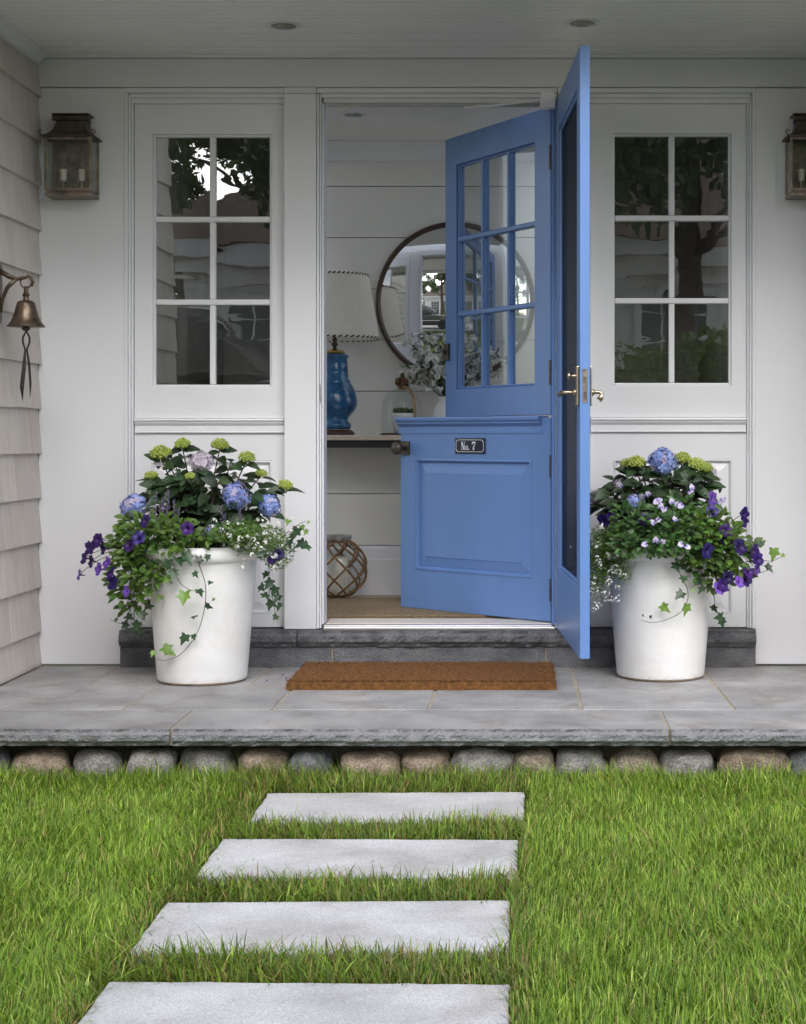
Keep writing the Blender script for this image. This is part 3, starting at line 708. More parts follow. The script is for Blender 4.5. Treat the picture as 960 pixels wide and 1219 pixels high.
fr = MB(); fr.lathe([(MR-0.004, 0.001), (MR-0.004, 0.020), (MR+0.002, 0.026), (MR+0.010, 0.026), (MR+0.016, 0.020), (MR+0.018, 0.001)], n=72, caps=False, M=MX90)
fr.build('frame', wood_dk, mir, auto=True)

# glass cloche with knot, moss and pot
CX = fx(479, 7.45)
clo = thing('glass_cloche', (CX, 1.05, 0.927), 'clear glass bell cloche with a knotted rope handle on the table', 'cloche')
MB().lathe([(0.100, 0.0005), (0.100, 0.008), (0.094, 0.010)], n=40).build('base', wood_dk, clo, smooth=True)
prof = [(0.092, 0.0105), (0.094, 0.05), (0.092, 0.12), (0.086, 0.16), (0.070, 0.192), (0.045, 0.212), (0.015, 0.222), (0.003, 0.223)]
MB().lathe(prof, n=40, caps=False).build('dome', clear_glass, clo, smooth=True)
kn = MB(); pts = []
for k in range(60):
    t = k/59*2*math.pi
    pts.append((0.022*(math.sin(t)+2*math.sin(2*t))*0.42, 0.016*math.cos(3*t), 0.243 + 0.018*(math.cos(t)-2*math.cos(2*t))*0.45))
kn.tube(pts, 0.0075, 8); kn.tube([(-0.004,0,0.222),(0.006,-0.004,0.262),(-0.002,0,0.29)], 0.009, 8)
kn.build('knot_handle', rope_m, clo, smooth=True)
rp = MB(); rp.tube([(0.006,-0.02,0.225),(0.035,-0.05,0.215),(0.058,-0.078,0.18),(0.066,-0.088,0.12),(0.066,-0.092,0.04),(0.062,-0.094,0.012)], 0.007, 8)
rp.build('rope', rope_lt, clo, smooth=True)
dp = thing('dish_of_moss', (CX+0.01, 1.05, 0.9375), 'small white dish heaped with green moss inside the cloche', 'dish')
MB().lathe([(0.045, 0), (0.050, 0.03), (0.058, 0.075), (0.060, 0.092), (0.055, 0.092), (0.05, 0.08)], n=32).build('bowl', white_enamel, dp, smooth=True)
ms = MB()
for k in range(60):
    a = random.random()*6.28; r = 0.05*math.sqrt(random.random())
    ms.ball((r*math.cos(a), r*math.sin(a), 0.092+random.uniform(0,0.018)), random.uniform(0.006,0.013), 8)
o = ms.build('moss', moss, dp, smooth=True); o['kind'] = 'stuff'

# ceramic vase with white bell flowers
VX = fx(533, 7.45)
va = thing('white_vase', (VX, 1.06, 0.927), 'white ceramic vase holding the white flowers on the table', 'vase')
MB().lathe([(0.045, 0.001), (0.062, 0.03), (0.070, 0.08), (0.060, 0.13), (0.040, 0.16), (0.046, 0.18), (0.042, 0.18), (0.036, 0.16)], n=36).build('body', pot_m, va, smooth=True)

def leaf_mesh(name, mat, L=1.0, Wd=0.5, fold=0.12, droop=0.2, nl=6, tip=1.0, mb_=None):
    m = MB(); vs = []; fs = []
    for i in range(nl+1):
        t = i/nl
        w = Wd/2*(math.sin(math.pi*min(1, t**0.8))**0.8 if 0 < t < 1 else 0)*(1-0.18*t)
        z = -droop*t*t
        if i in (0, nl): vs.append((0, L*t, z))
        else:
            e = 1 + (0.07 if i % 2 else -0.05)
            vs += [(-w*e, L*t, z+fold*w*2), (0, L*t, z), (w*e, L*t, z+fold*w*2)]
    id_ = lambda i, j: 0 if i == 0 else (1+(i-1)*3+j if i < nl else 1+(nl-1)*3)
    for i in range(nl):
        for j in (0, 1):
            q = [id_(i, j), id_(i, j+1), id_(i+1, j+1), id_(i+1, j)]
            q2 = []
            for a in q:
                if a not in q2: q2.append(a)
            fs.append(tuple(q2))
    m.add(vs, fs); me = m.data(name, mat, True); return me
def petals(mb_, M, n, L, Wd, cup=0.2, m=0):
    for k in range(n):
        a = 2*math.pi*k/n; Rm = Matrix.Rotation(a, 4, 'Z')
        pts = [Vector((0,0,0)), Vector((-Wd/2, L*0.55, cup*L*0.5)), Vector((-Wd*0.28, L, cup*L)), Vector((Wd*0.28, L, cup*L)), Vector((Wd/2, L*0.55, cup*L*0.5))]
        mb_.add([M @ Rm @ p for p in pts], [(0,4,3,2,1)], m)
bell = MB()
prof = [(0.06, 0), (0.22, 0.12), (0.28, 0.45), (0.30, 0.7), (0.52, 1.0)]
n = 10
vs = []; fs = []
for (r, z) in prof:
    for k in range(n):
        rr = r*(1.12 if (z == 1.0 and k % 2 == 0) else 1.0); a = 2*math.pi*k/n
        vs.append((rr*math.cos(a), z, rr*math.sin(a)))
for i in range(len(prof)-1):
    for k in range(n): fs.append((i*n+k, i*n+(k+1) % n, (i+1)*n+(k+1) % n, (i+1)*n+k))
bell.add(vs, fs); bell_me = bell.data('flower', f_white, True)
bq = thing('bouquet', (VX, 1.06, 1.10), 'loose bunch of white bell flowers in the vase before the mirror', 'flowers')
small_leaf = leaf_mesh('leaf', viola_leaf, 1, 0.42, 0.1, 0.15, 4)
bs = MB()
for k in range(52):
    a = random.random()*6.28; el = random.uniform(0.05, 1.35)
    rr = random.uniform(0.12, 0.27)
    tip = Vector((math.cos(a)*math.cos(el)*rr*1.12, math.sin(a)*math.cos(el)*rr*0.55, math.sin(el)*rr*1.25 + 0.02))
    if tip.y > 0.11: tip.y = 0.11
    mid = tip*0.5 + Vector((0,0,0.05))
    bs.tube([(0,0,-0.02), mid, tip], [0.0022, 0.0018, 0.0012], 5)
    for q in range(4):
        p = mid.lerp(tip, 0.3+0.23*q) + Vector((random.uniform(-.02,.02), random.uniform(-.02,.02), random.uniform(-.02,.02)))
        d = Vector((random.uniform(-1,1), random.uniform(-1.2,0.5), random.uniform(-0.6,0.5)))
        inst('flower', bell_me, bq, frame_to(p, d, s=random.uniform(0.024, 0.034)))
    for q in range(8):
        p = mid.lerp(tip, random.random())
        inst('leaf', small_leaf, bq, frame_to(p, (random.uniform(-1,1), random.uniform(-1,1), random.uniform(-0.3,0.8)), s=random.uniform(0.03,0.05)))
bs.build('stems', stem_m, bq, smooth=True)['kind'] = 'stuff'

# rope-netted glass lantern on the hall floor
BX, BY, BR = fx(402, 7.46), 1.07, 0.138
ln = thing('rope_lantern', (BX, BY, HZ+0.002), 'round glass lantern wrapped in a brown rope net on the floor', 'lantern')
cz = BR+0.004
prof = [(max(0.02, (BR-0.012)*math.sin(math.pi*i/16)), cz-(BR-0.012)*math.cos(math.pi*i/16)) for i in range(0, 14)] + [(0.062, cz+BR*0.93), (0.060, cz+BR*1.05)]
MB().lathe(prof, n=36, caps=False).build('globe', clear_glass, ln, smooth=True)
MB().lathe([(0.064, cz+BR*0.96), (0.066, cz+BR*1.0), (0.066, cz+BR*1.12), (0.062, cz+BR*1.13), (0.061, cz+BR*0.96)], n=36, caps=False).build('collar', steel, ln, auto=True)
nt_ = MB()
for sgn in (-1, 1):
    for k in range(8):
        pts = []
        for i in range(17):
            t = i/16; th_ = 0.30 + t*(math.pi-0.62); a = 2*math.pi*k/8 + sgn*t*math.pi*0.78
            r = BR*(1 + 0.004*sgn)
            pts.append((r*math.sin(th_)*math.cos(a), r*math.sin(th_)*math.sin(a), cz + r*math.cos(th_)))
        nt_.tube(pts, 0.0052, 6)
for th_ in (0.42, 2.75):
    nt_.tube([(BR*math.sin(th_)*math.cos(2*math.pi*k/24), BR*math.sin(th_)*math.sin(2*math.pi*k/24), cz+BR*math.cos(th_)) for k in range(25)], 0.006, 6)
nt_.build('rope_net', rope_m, ln, smooth=True)
tag(MB().lathe([(0.052, 0.0), (0.053, 0.005), (0.053, 0.170), (0.048, 0.176), (0.002, 0.172)], n=32).build('pillar_candle', candle_m, smooth=True, loc=(BX+0.0, BY, HZ+0.022)), 'thick white pillar candle standing inside the rope lantern', 'candle')

# ------------------------------------------------------------------ doors
# local space of a leaf: x along the leaf from the hinge, outer face at y=0 looking to -y, thickness to +y
DT = 0.044
def door_axes(hx, hy, dx, dy):
    return (hx, hy, 0), math.atan2(dy, dx)
def local_thing(name, hx, hy, ang, label):
    return thing(name, (hx, hy, 0), label, 'door', rz=ang)
# The outer face looks towards the viewer. Leaf direction d=(-c, s); with x'=d the outward normal is +y' rotated, so mirror: use y' = outward.
a_low = math.atan2(0.575, -0.652); a_up = math.atan2(0.735, -0.4617)
HX, HY = 0.1215, 0.06
WD = 0.866
low = local_thing('lower_dutch_door', HX, HY, a_low, 'blue lower half of the dutch door with number plaque, open inward')
up = local_thing('upper_dutch_door', HX, HY, a_up, 'blue upper half of the dutch door with nine panes, open inward')
# here +y' is the outer side (x' = d turned left is towards -x-y): outer face at y'=0, body towards -y'
def dbox(m, x0, x1, y0, y1, z0, z1): m.box(x0, x1, -y1, -y0, z0, z1); return m
zt, zb_ = 0.996, 0.170
pl0, pl1, pz0, pz1 = 0.106, 0.771, 0.342, 0.821
f = MB()
f.frame(0, WD, zb_, zt, pl0, pl1, pz0, pz1, 0, -DT)
f.build('door_frame', blue, low, bevel=0.0025)
def door_panel(p0, p1, z0, z1, parent, field=0.058):
    r = MB()
    for face in (1, -1):
        yy = (lambda d: -d) if face == 1 else (lambda d: -(DT-d))
        def ring(i0, d0, i1, d1):
            a = [(p0+i0, yy(d0), z0+i0), (p1-i0, yy(d0), z0+i0), (p1-i0, yy(d0), z1-i0), (p0+i0, yy(d0), z1-i0)]
            b = [(p0+i1, yy(d1), z0+i1), (p1-i1, yy(d1), z0+i1), (p1-i1, yy(d1), z1-i1), (p0+i1, yy(d1), z1-i1)]
            r.add(a+b, [(k, (k+1) % 4, 4+(k+1) % 4, 4+k) for k in range(4)])
        ring(-0.004, -0.0015, 0.004, -0.004); ring(0.004, -0.004, 0.010, 0.004); ring(0.010, 0.004, 0.013, 0.014)
        ring(0.013, 0.014, field-0.004, 0.006); ring(field-0.004, 0.006, field, 0.003)
        i = field; r.add([(p0+i, yy(0.003), z0+i), (p1-i, yy(0.003), z0+i), (p1-i, yy(0.003), z1-i), (p0+i, yy(0.003), z1-i)], [(0,1,2,3)])
    return r.build('raised_panel', blue, parent)
door_panel(pl0, pl1, pz0, pz1, low)
# ledge on the top edge
lg = MB(); lp = [(-DT*0.5, zt+0.0005), (0.022, zt+0.0005), (0.024, zt+0.007), (0.020, zt+0.010), (-DT*0.5, zt+0.010)]
lp = [(-0.0, zt-0.062), (0.004, zt-0.062), (0.004, zt-0.050), (0.001, zt-0.048), (0.001, zt-0.034), (0.010, zt-0.024), (0.016, zt-0.020), (0.016, zt-0.013), (0.024, zt-0.008), (0.026, zt+0.001), (0.024, zt+0.008), (-DT+0.004, zt+0.008), (-DT+0.004, zt+0.0005), (0.0, zt+0.0005)]
lg.prism_x([(y, z) for y, z in lp], 0.045, WD+0.012); lg.build('ledge', blue, low)
# plaque
PXa, PXb, PZa, PZb = 0.3565, 0.530, 0.848, 0.914
pq = MB(); pq.box(PXa, PXb, 0.0005, 0.006, PZa, PZb); plaque = pq.build('number_plaque', navy_enamel, low, bevel=0.0015)
def poly(mb_, pts, y0=0.0062, y1=0.0072):
    # plaque reads from outside: text x runs opposite to local x
    n = len(pts); cx_ = (PXa+PXb)/2; cz_ = (PZa+PZb)/2
    vs = [(cx_-u, y0, cz_+w) for u, w in pts] + [(cx_-u, y1, cz_+w) for u, w in pts]
    mb_.add(vs, [tuple(range(n)), tuple(range(2*n-1, n-1, -1))] + [((i+1) % n, i, n+i, n+(i+1) % n) for i in range(n)])
bd = MB(); hw, hh, ck, lw = 0.080, 0.026, 0.009, 0.0018
oct_ = lambda a, b, c_: [(-a+c_, -b), (a-c_, -b), (a, -b+c_), (a, b-c_), (a-c_, b), (-a+c_, b), (-a, b-c_), (-a, -b+c_)]
oo, oi_ = oct_(hw, hh, ck), oct_(hw-lw, hh-lw, ck)
for k in range(8): poly(bd, [oo[k], oo[(k+1) % 8], oi_[(k+1) % 8], oi_[k]])
bd.build('border_line', white_enamel, plaque)
H_ = 0.0175
def letter(fn, name='lettering'):
    m = MB(); fn(m); m.build(name, white_enamel, plaque)
def L_N(m):
    x0 = -0.048; w = 0.020
    poly(m, [(x0+0.0015,-H_), (x0+0.0033,-H_), (x0+0.0033,H_), (x0+0.0015,H_)])
    poly(m, [(x0+w-0.0032,-H_), (x0+w-0.0014,-H_), (x0+w-0.0014,H_), (x0+w-0.0032,H_)], 0.0062, 0.00725)
    poly(m, [(x0-0.001,H_), (x0+0.0055,H_), (x0+w-0.0014,-H_), (x0+w-0.0068,-H_)], 0.0062, 0.00735)
    poly(m, [(x0-0.0015,-H_), (x0+0.0062,-H_), (x0+0.0062,-H_+0.0016), (x0-0.0015,-H_+0.0016)], 0.0062, 0.0073)
    poly(m, [(x0+w-0.0068,H_-0.0016), (x0+w+0.0022,H_-0.0016), (x0+w+0.0022,H_), (x0+w-0.0068,H_)], 0.0062, 0.0073)
def L_o(m):
    cx_, cz_ = -0.0175, -H_+0.0095; n = 20
    for k in range(n):
        a0, a1 = 2*math.pi*k/n, 2*math.pi*(k+1)/n
        P = lambda a, rx, rz: (cx_+rx*math.cos(a), cz_+rz*math.sin(a))
        poly(m, [P(a0,0.0072,0.0100), P(a1,0.0072,0.0100), P(a1,0.0030,0.0082), P(a0,0.0030,0.0082)])
def L_dot(m):
    poly(m, [(-0.0055+0.0026*math.cos(2*math.pi*k/12), -H_+0.0022+0.0026*math.sin(2*math.pi*k/12)) for k in range(12)])
def L_7(m):
    x0 = 0.014
    poly(m, [(x0,H_-0.006), (x0+0.019,H_-0.006), (x0+0.020,H_), (x0,H_)])
    poly(m, [(x0-0.0002,H_-0.012), (x0+0.0016,H_-0.012), (x0+0.0032,H_-0.0058), (x0-0.0002,H_-0.0058)], 0.0062, 0.0073)
    poly(m, [(x0+0.0045,-H_), (x0+0.0115,-H_), (x0+0.0125,-H_+0.014), (x0+0.0198,H_-0.0062), (x0+0.0165,H_-0.0062), (x0+0.0075,-H_+0.014)], 0.0062, 0.0074)
for fn in (L_N, L_o, L_dot, L_7): letter(fn)
# knob with square plate
kb = MB(); kz = 0.870; kx = WD-0.034
kb.box(kx-0.026, kx+0.026, 0.0005, 0.010, kz-0.030, kz+0.030); plate = kb.build('knob_plate', bronze_dk, low, bevel=0.003)
MY = Matrix.Rotation(R(-90), 3, 'X')
MB().lathe([(0.011, 0.0), (0.010, 0.022), (0.013, 0.028), (0.024, 0.034), (0.029, 0.044), (0.028, 0.054), (0.018, 0.062), (0.002, 0.064)], (kx, 0.0105, kz), 28, M=MY).build('knob', bronze_dk, plate, smooth=True)
for z_ in (0.30, 0.80):
    MB().tube([(-0.004, 0.004, z_-0.045), (-0.004, 0.004, z_+0.045)], 0.006, 10).build('hinge', bronze_dk, low)

# upper leaf with 3 x 3 panes
zb2, zt2 = 1.008, 2.258; g0, g1, gz0, gz1 = 0.122, 0.766, 1.131, 2.131
f = MB()
f.frame(0, WD, zb2, zt2, g0, g1, gz0, gz1, 0, -DT)
f.build('door_frame', blue, up, bevel=0.0025)
gw, gh = (g1-g0)/3, (gz1-gz0)/3
for k in (1, 2):
    m = MB(); dbox(m, g0+0.0005, g1-0.0005, 0.004, DT-0.004, gz0+gh*k-0.011, gz0+gh*k+0.011); m.build('muntin', blue, up, bevel=0.005)
    for j in range(3):
        m = MB(); dbox(m, g0+gw*k-0.011, g0+gw*k+0.011, 0.0045, DT-0.0045, gz0+gh*j+(0.0115 if j else 0.0005), gz0+gh*(j+1)-(0.0115 if j < 2 else 0.0005)); m.build('muntin', blue, up, bevel=0.005)
b = MB()
for (u0, u1, w0, w1) in ((g0+0.0002, g0+0.010, gz0+0.0002, gz1-0.0002), (g1-0.010, g1-0.0002, gz0+0.0002, gz1-0.0002), (g0+0.0105, g1-0.0105, gz0+0.0002, gz0+0.010), (g0+0.0105, g1-0.0105, gz1-0.010, gz1-0.0002)):
    dbox(b, u0, u1, 0.007, DT-0.007, w0, w1)
b.build('glazing_bead', blue, up, bevel=0.005)
for i in range(3):
    for j in range(3):
        m = MB(); dbox(m, g0+gw*i+0.006, g0+gw*(i+1)-0.006, DT/2-0.0015, DT/2+0.0015, gz0+gh*j+0.006, gz0+gh*(j+1)-0.006); m.build('pane', door_glass, up)
lt = MB(); lt.box(WD-0.042, WD-0.004, 0.0005, 0.012, 1.262, 1.338); lt.tube([(WD-0.02, 0.012, 1.30), (WD-0.02, 0.026, 1.30)], 0.010, 12)
lt.build('latch', bronze_dk, up, bevel=0.002)
for z_ in (1.18, 2.05):
    MB().tube([(-0.004, 0.004, z_-0.05), (-0.004, 0.004, z_+0.05)], 0.006, 10).build('hinge', bronze_dk, up)

# storm door, open outward; local x from hinge to the free edge, inner face on the side towards -x world
sx0, sy0 = 0.142, -0.012; sx1, sy1 = 0.2035, -0.927
ang = math.atan2(sy1-sy0, sx1-sx0); SW = math.hypot(sx1-sx0, sy1-sy0); ST = 0.034
storm = thing('storm_door', (sx0, sy0, 0), 'pale blue screen door standing open outward, seen almost edge on', 'door', rz=ang)
# x' runs to -y world; y' = +x world side. inner face at y'=0, outer at y'=ST
z0, z1 = 0.157, 2.262; s0, s1, q0, q1 = 0.105, SW-0.105, 0.40, 2.135
f = MB()
f.frame(0, SW, z0, z1, s0, s1, q0, q1, 0, ST)
f.build('door_frame', blue, storm, bevel=0.0025)
b = MB()
for (u0, u1, w0, w1) in ((s0+0.0002, s0+0.014, q0+0.0002, q1-0.0002), (s1-0.014, s1-0.0002, q0+0.0002, q1-0.0002), (s0+0.0145, s1-0.0145, q0+0.0002, q0+0.014), (s0+0.0145, s1-0.0145, q1-0.014, q1-0.0002)):
    b.box(u0, u1, 0.006, ST-0.006, w0, w1)
b.build('screen_bead', blue, storm, bevel=0.004)
MB().box(s0+0.010, s1-0.010, 0.013, 0.016, q0+0.010, q1-0.010).build('screen', mesh_screen, storm)
# mortice latch: edge plate, back plates, levers, thumb-turn
hz = fz(459, 5.463)
ep = MB(); ep.box(SW+0.0003, SW+0.0018, ST/2-0.0085, ST/2+0.0085, hz-0.058, hz+0.058); ep.build('edge_plate', bronze, storm)
e2 = MB(); e2.box(SW+0.0019, SW+0.004, ST/2-0.005, ST/2+0.004, hz+0.012, hz+0.030); e2.box(SW+0.0019, SW+0.0035, ST/2-0.004, ST/2+0.004, hz-0.040, hz-0.020); e2.build('latch_bolt', nickel, storm)
for side in (-1, 1):
    yb = 0.0 if side < 0 else ST
    y0_, y1_ = (yb-0.010, yb-0.0003) if side < 0 else (yb+0.0003, yb+0.010)
    bp = MB().box(SW-0.062, SW-0.012, y0_, y1_, hz-0.068, hz+0.068).build('back_plate', nickel, storm, bevel=0.003)
    yo = y0_ if side < 0 else y1_
    lv = MB(); xk = SW-0.036; zk = hz-0.022
    lv.lathe([(0.013, 0), (0.012, 0.006), (0.008, 0.010)], (xk, yo, zk), 18, M=Matrix.Rotation(R(90)*(1 if side < 0 else -1), 3, 'X'))
    if side < 0:
        lv.tube([(xk, yo, zk), (xk, yo-0.035, zk), (xk-0.006, yo-0.048, zk-0.001), (xk-0.05, yo-0.050, zk-0.003), (xk-0.105, yo-0.047, zk-0.004), (xk-0.118, yo-0.046, zk-0.006)], [0.0075, 0.0065, 0.008, 0.0075, 0.007, 0.009], 10)
    else:
        lv.tube([(xk, yo, zk), (xk, yo+0.026, zk+0.001), (xk, yo+0.036, zk-0.004), (xk, yo+0.035, zk-0.016), (xk, yo+0.026, zk-0.026)], [0.0075, 0.0065, 0.007, 0.008, 0.011], 10)
    lv.build('lever', nickel, bp, smooth=True)
    if side < 0:
        MB().lathe([(0.009, 0), (0.006, 0.004), (0.005, 0.016), (0.012, 0.021), (0.014, 0.026), (0.009, 0.030), (0.001, 0.031)], (xk, yo, hz+0.034), 18, M=Matrix.Rotation(R(90), 3, 'X')).build('thumb_turn', nickel, bp, smooth=True)
for z_ in (0.36, 1.25, 2.08):
    MB().tube([(-0.004, ST+0.002, z_-0.04), (-0.004, ST+0.002, z_+0.04)], 0.006, 10).build('hinge', bronze_dk, storm)

# door closer
dc = thing('door_closer', (-0.2, 0.02, 2.252), 'white door closer arm at the head of the doorway', 'door closer')
MB().box(-0.585, 0.30, -0.014, 0.0, -0.006, 0.006).build('track', steel, dc, bevel=0.001)
a = MB(); a.tube([(-0.02, -0.006, -0.009), (0.10, -0.05, -0.010), (0.305, -0.075, 0.012)], 0.0045, 8); a.box(-0.028, 0.008, -0.014, 0.002, -0.016, -0.0065)
a.build('arm', white, dc)
k = MB(); k.box(0.278, 0.338, -0.100, -0.058, -0.028, 0.034); k.tube([(0.305, -0.078, -0.034), (0.305, -0.078, -0.022)], 0.011, 12); k.build('bracket', white, dc, bevel=0.004)

# ------------------------------------------------------------------ wall lanterns
def wall_lantern(xc, label):
    t = thing('wall_lantern', (xc, 0, fz(238)), label, 'wall lantern', 'bronze wall lanterns beside the windows')
    w, d = 0.0925, 0.125; H = 0.232                # body, front at y=-d
    b = MB()
    b.box(-w, w, -d, -0.003, 0.0, 0.012)
    b.box(-w+0.006, w-0.006, -d+0.006, -0.004, 0.0122, 0.018)
    for sx_ in (-1, 1):
        x0, x1 = sorted((sx_*w, sx_*(w-0.010)))
        b.box(x0, x1, -d, -d+0.010, 0.0185, H); b.box(x0, x1, -0.013, -0.003, 0.0185, H)
    b.box(-w+0.0105, w-0.0105, -d+0.001, -d+0.009, 0.0185, 0.030); b.box(-w+0.0105, w-0.0105, -d+0.001, -d+0.009, H-0.012, H)
    b.build('frame', bronze, t, bevel=0.0015)
    MB().box(-w+0.0105, w-0.0105, -0.0045, -0.001, 0.0185, H-0.001).build('back_plate', bronze, t)
    # swept roof
    prof = [(w+0.014, d+0.014, 0), (w+0.014, d+0.014, 0.004), (w-0.004, d-0.006, 0.012), (w-0.020, d-0.024, 0.026), (w-0.030, d-0.036, 0.046), (w-0.036, d-0.042, 0.068)]
    r = MB(); vs = []; fs = []
    for (a_, b_, z_) in prof: vs += [(-a_, -b_, H+z_), (a_, -b_, H+z_), (a_, -0.002, H+z_), (-a_, -0.002, H+z_)]
    for i in range(len(prof)-1):
        for k in range(4): fs.append((i*4+k, i*4+(k+1) % 4, (i+1)*4+(k+1) % 4, (i+1)*4+k))
    fs += [(3,2,1,0), tuple(len(vs)-4+k for k in range(4))]
    r.add(vs, fs); roof = r.build('roof', bronze_dk, t)
    zz = H+0.068; g_ = MB()
    g_.tube([(-0.072, -0.078, zz+0.014), (0.072, -0.078, zz+0.014)], 0.0115, 14); g_.box(-0.060, 0.060, -0.076, -0.004, zz+0.001, zz+0.026)
    for k in range(16): g_.ball((-0.056+0.0075*k, -0.0895, zz+0.014), 0.0034, 6)
    g_.build('gallery', bronze_dk, roof)
    MB().box(-0.074, 0.074, -0.092, -0.002, zz+0.0265, zz+0.031).build('top_cap', bronze_dk, roof, bevel=0.001)
    c = MB()
    for sx_ in (-1, 1):
        pts = [(sx_*(w+0.012), -d-0.010, H+0.002)] + [(sx_*(w+0.013+0.007*math.sin(q*0.9)), -d-0.012, H+0.010+0.007*(1-math.cos(q*0.9))) for q in range(6)]
        c.tube(pts, 0.0022, 6)
    c.build('curl', bronze_dk, roof)
    gg = clear_glass
    MB().box(-w+0.010, w-0.010, -d+0.004, -d+0.006, 0.019, H-0.002).build('pane', gg, t)
    for sx_ in (-1, 1):
        MB().box(sx_*(w-0.006), sx_*(w-0.004), -d+0.010, -0.013, 0.019, H-0.002).build('pane', gg, t)
    for sx_ in (-1, 1):
        cx = sx_*0.036; cy = -0.055
        MB().tube([(cx, cy, 0.018), (cx, cy, 0.070)], 0.0045, 10).build('stem', nickel, t)
        MB().lathe([(0.012, 0.068), (0.012, 0.114), (0.009, 0.115)], (cx, cy, 0), 16).build('candle_sleeve', sleeve_m, t, auto=True)
        MB().lathe([(0.005, 0.1155), (0.009, 0.126), (0.0105, 0.138), (0.008, 0.155), (0.003, 0.172), (0.001, 0.178)], (cx, cy, 0), 14).build('bulb', clear_glass, t, smooth=True)
    return t
wall_lantern(fx(91), 'bronze wall lantern on the white wall next to the shingled wall')
wall_lantern(fx(962.5), 'bronze wall lantern cut off by the right edge of the photo')

# ------------------------------------------------------------------ bell
BLX, BLY = fx(31, 5.86), 5.86-CAM_D
br = thing('bell_bracket', (XL+0.016, BLY, fz(340, 5.86)), 'curved bronze bracket on the shingled wall carrying the bell', 'bracket')
arm = BLX - (XL+0.016)
z_ = lambda Y: (340-Y)*5.86/FPX
b = MB()
b.tube([(0.002, 0, z_(322)), (0.035, 0, z_(329)), (0.065, 0, z_(332)), (0.10, 0, z_(330)), (arm+0.005, 0, z_(328)), (arm+0.020, 0, z_(330)), (arm+0.027, 0, z_(335)), (arm+0.022, 0, z_(341))], [0.010, 0.009, 0.008, 0.006, 0.005, 0.005, 0.0045, 0.003], 10)
b.tube([(0.062, 0, z_(332)), (0.030, 0, z_(342)), (0.012, 0, z_(356)), (0.004, 0, z_(372))], [0.008, 0.008, 0.007, 0.006], 10)
b.build('arm', bell_m, br, smooth=True)
MB().box(0.0, 0.006, -0.018, 0.018, z_(385), z_(315)).build('wall_plate', bell_m, br, bevel=0.003)
bl = thing('bell', (BLX, BLY, fz(389, 5.86)), 'bronze bell with a black leather pull hanging by the porch wall', 'bell')
q = 5.86/FPX; zY = lambda Y: (389-Y)*q
MB().lathe([(22.5*q, 0), (22.0*q, 1.0*q), (18.5*q, 5*q), (15.5*q, 11*q), (13*q, 19*q), (11.3*q, 26*q), (10.0*q, 29.5*q), (7*q, 31.2*q), (3.4*q, 31.6*q)], n=40).build('body', bell_m, bl, smooth=True)
MB().lathe([(3.6*q, 31.6*q), (3.2*q, 36*q), (4.3*q, 37.5*q), (4.3*q, 39*q), (2.8*q, 40*q), (2.6*q, 48*q)], n=20).build('shank', bell_m, bl, auto=True)
MB().tube([(6.6*q*math.cos(2*math.pi*k/20), 0, 53*q+6.6*q*math.sin(2*math.pi*k/20)) for k in range(21)], 0.0030, 8).build('ring', bell_m, bl, smooth=True)
MB().tube([(2.2*q*math.cos(2*math.pi*k/14), 2.2*q*math.sin(2*math.pi*k/14), 47.6*q) for k in range(15)], 0.0025, 6).build('loop', bell_m, bl, smooth=True)
cl = MB().ball((0, 0, -2*q), 5*q, 12, 0, (1,1,0.7)).build('clapper', bronze_dk, bl, smooth=True)
lt = MB()
lt.tube([(0.3*q, 0, -5*q), (-3.6*q, 0.3*q, -12*q), (-4*q, 0.3*q, -18*q), (-1*q, 0, -27*q), (-2.5*q, -0.5*q, -50*q), (-4.8*q, -0.5*q, -72*q), (-4.0*q, 0, -88*q)], [0.003,0.004,0.004,0.004,0.008,0.0085,0.0006], 6)
lt.tube([(0.3*q, 0, -5*q), (4.0*q, 0.3*q, -12*q), (4.2*q, 0.3*q, -18*q), (1*q, 0, -27*q), (3.5*q, 1*q, -45*q), (5*q, 1*q, -68*q), (4.6*q, 0.5*q, -84*q)], [0.003,0.004,0.004,0.004,0.005,0.005,0.0006], 6)
lt.build('leather_pull', leather, bl, smooth=True)

# ------------------------------------------------------------------ doormat
mat_ = thing('doormat', (-0.36, -0.36, 0.002), 'thick brown coir doormat on the patio before the step', 'doormat')
mb = MB(); nx_, ny_ = 120, 50; vs = []
for j in range(ny_+1):
    for k in range(nx_+1):
        u = -0.49+0.98*k/nx_; v = -0.255+0.51*j/ny_
        e = min(k, nx_-k, j, ny_-j)
        zz = (0.022 if e == 0 else (0.0285 if e == 1 else 0.031)) + 0.0032*noise.noise(Vector((u*60, v*60, 1))) + 0.002*noise.noise(Vector((u*200, v*200, 3)))
        if e == 0: u *= 1.0 + 0.004*noise.noise(Vector((u*30, v*30, 9))); v += 0.003*noise.noise(Vector((u*40, v*40, 5)))
        vs.append((u, v, zz))
w = nx_+1; fs = [(j*w+k, j*w+k+1, (j+1)*w+k+1, (j+1)*w+k) for j in range(ny_) for k in range(nx_)]
ring = [k for k in range(w)] + [j*w+nx_ for j in range(1, ny_+1)] + [ny_*w+k for k in range(nx_-1, -1, -1)] + [j*w for j in range(ny_-1, 0, -1)]
lo = []
for r_ in ring: lo.append(len(vs)); vs.append((vs[r_][0], vs[r_][1], 0.0))
for a in range(len(ring)): b = (a+1) % len(ring); fs.append((ring[a], lo[a], lo[b], ring[b]))
mb.add(vs, fs); mb.build('mat_body', coir, mat_, smooth=False)
fb = MB(); rng = random.Random(5)
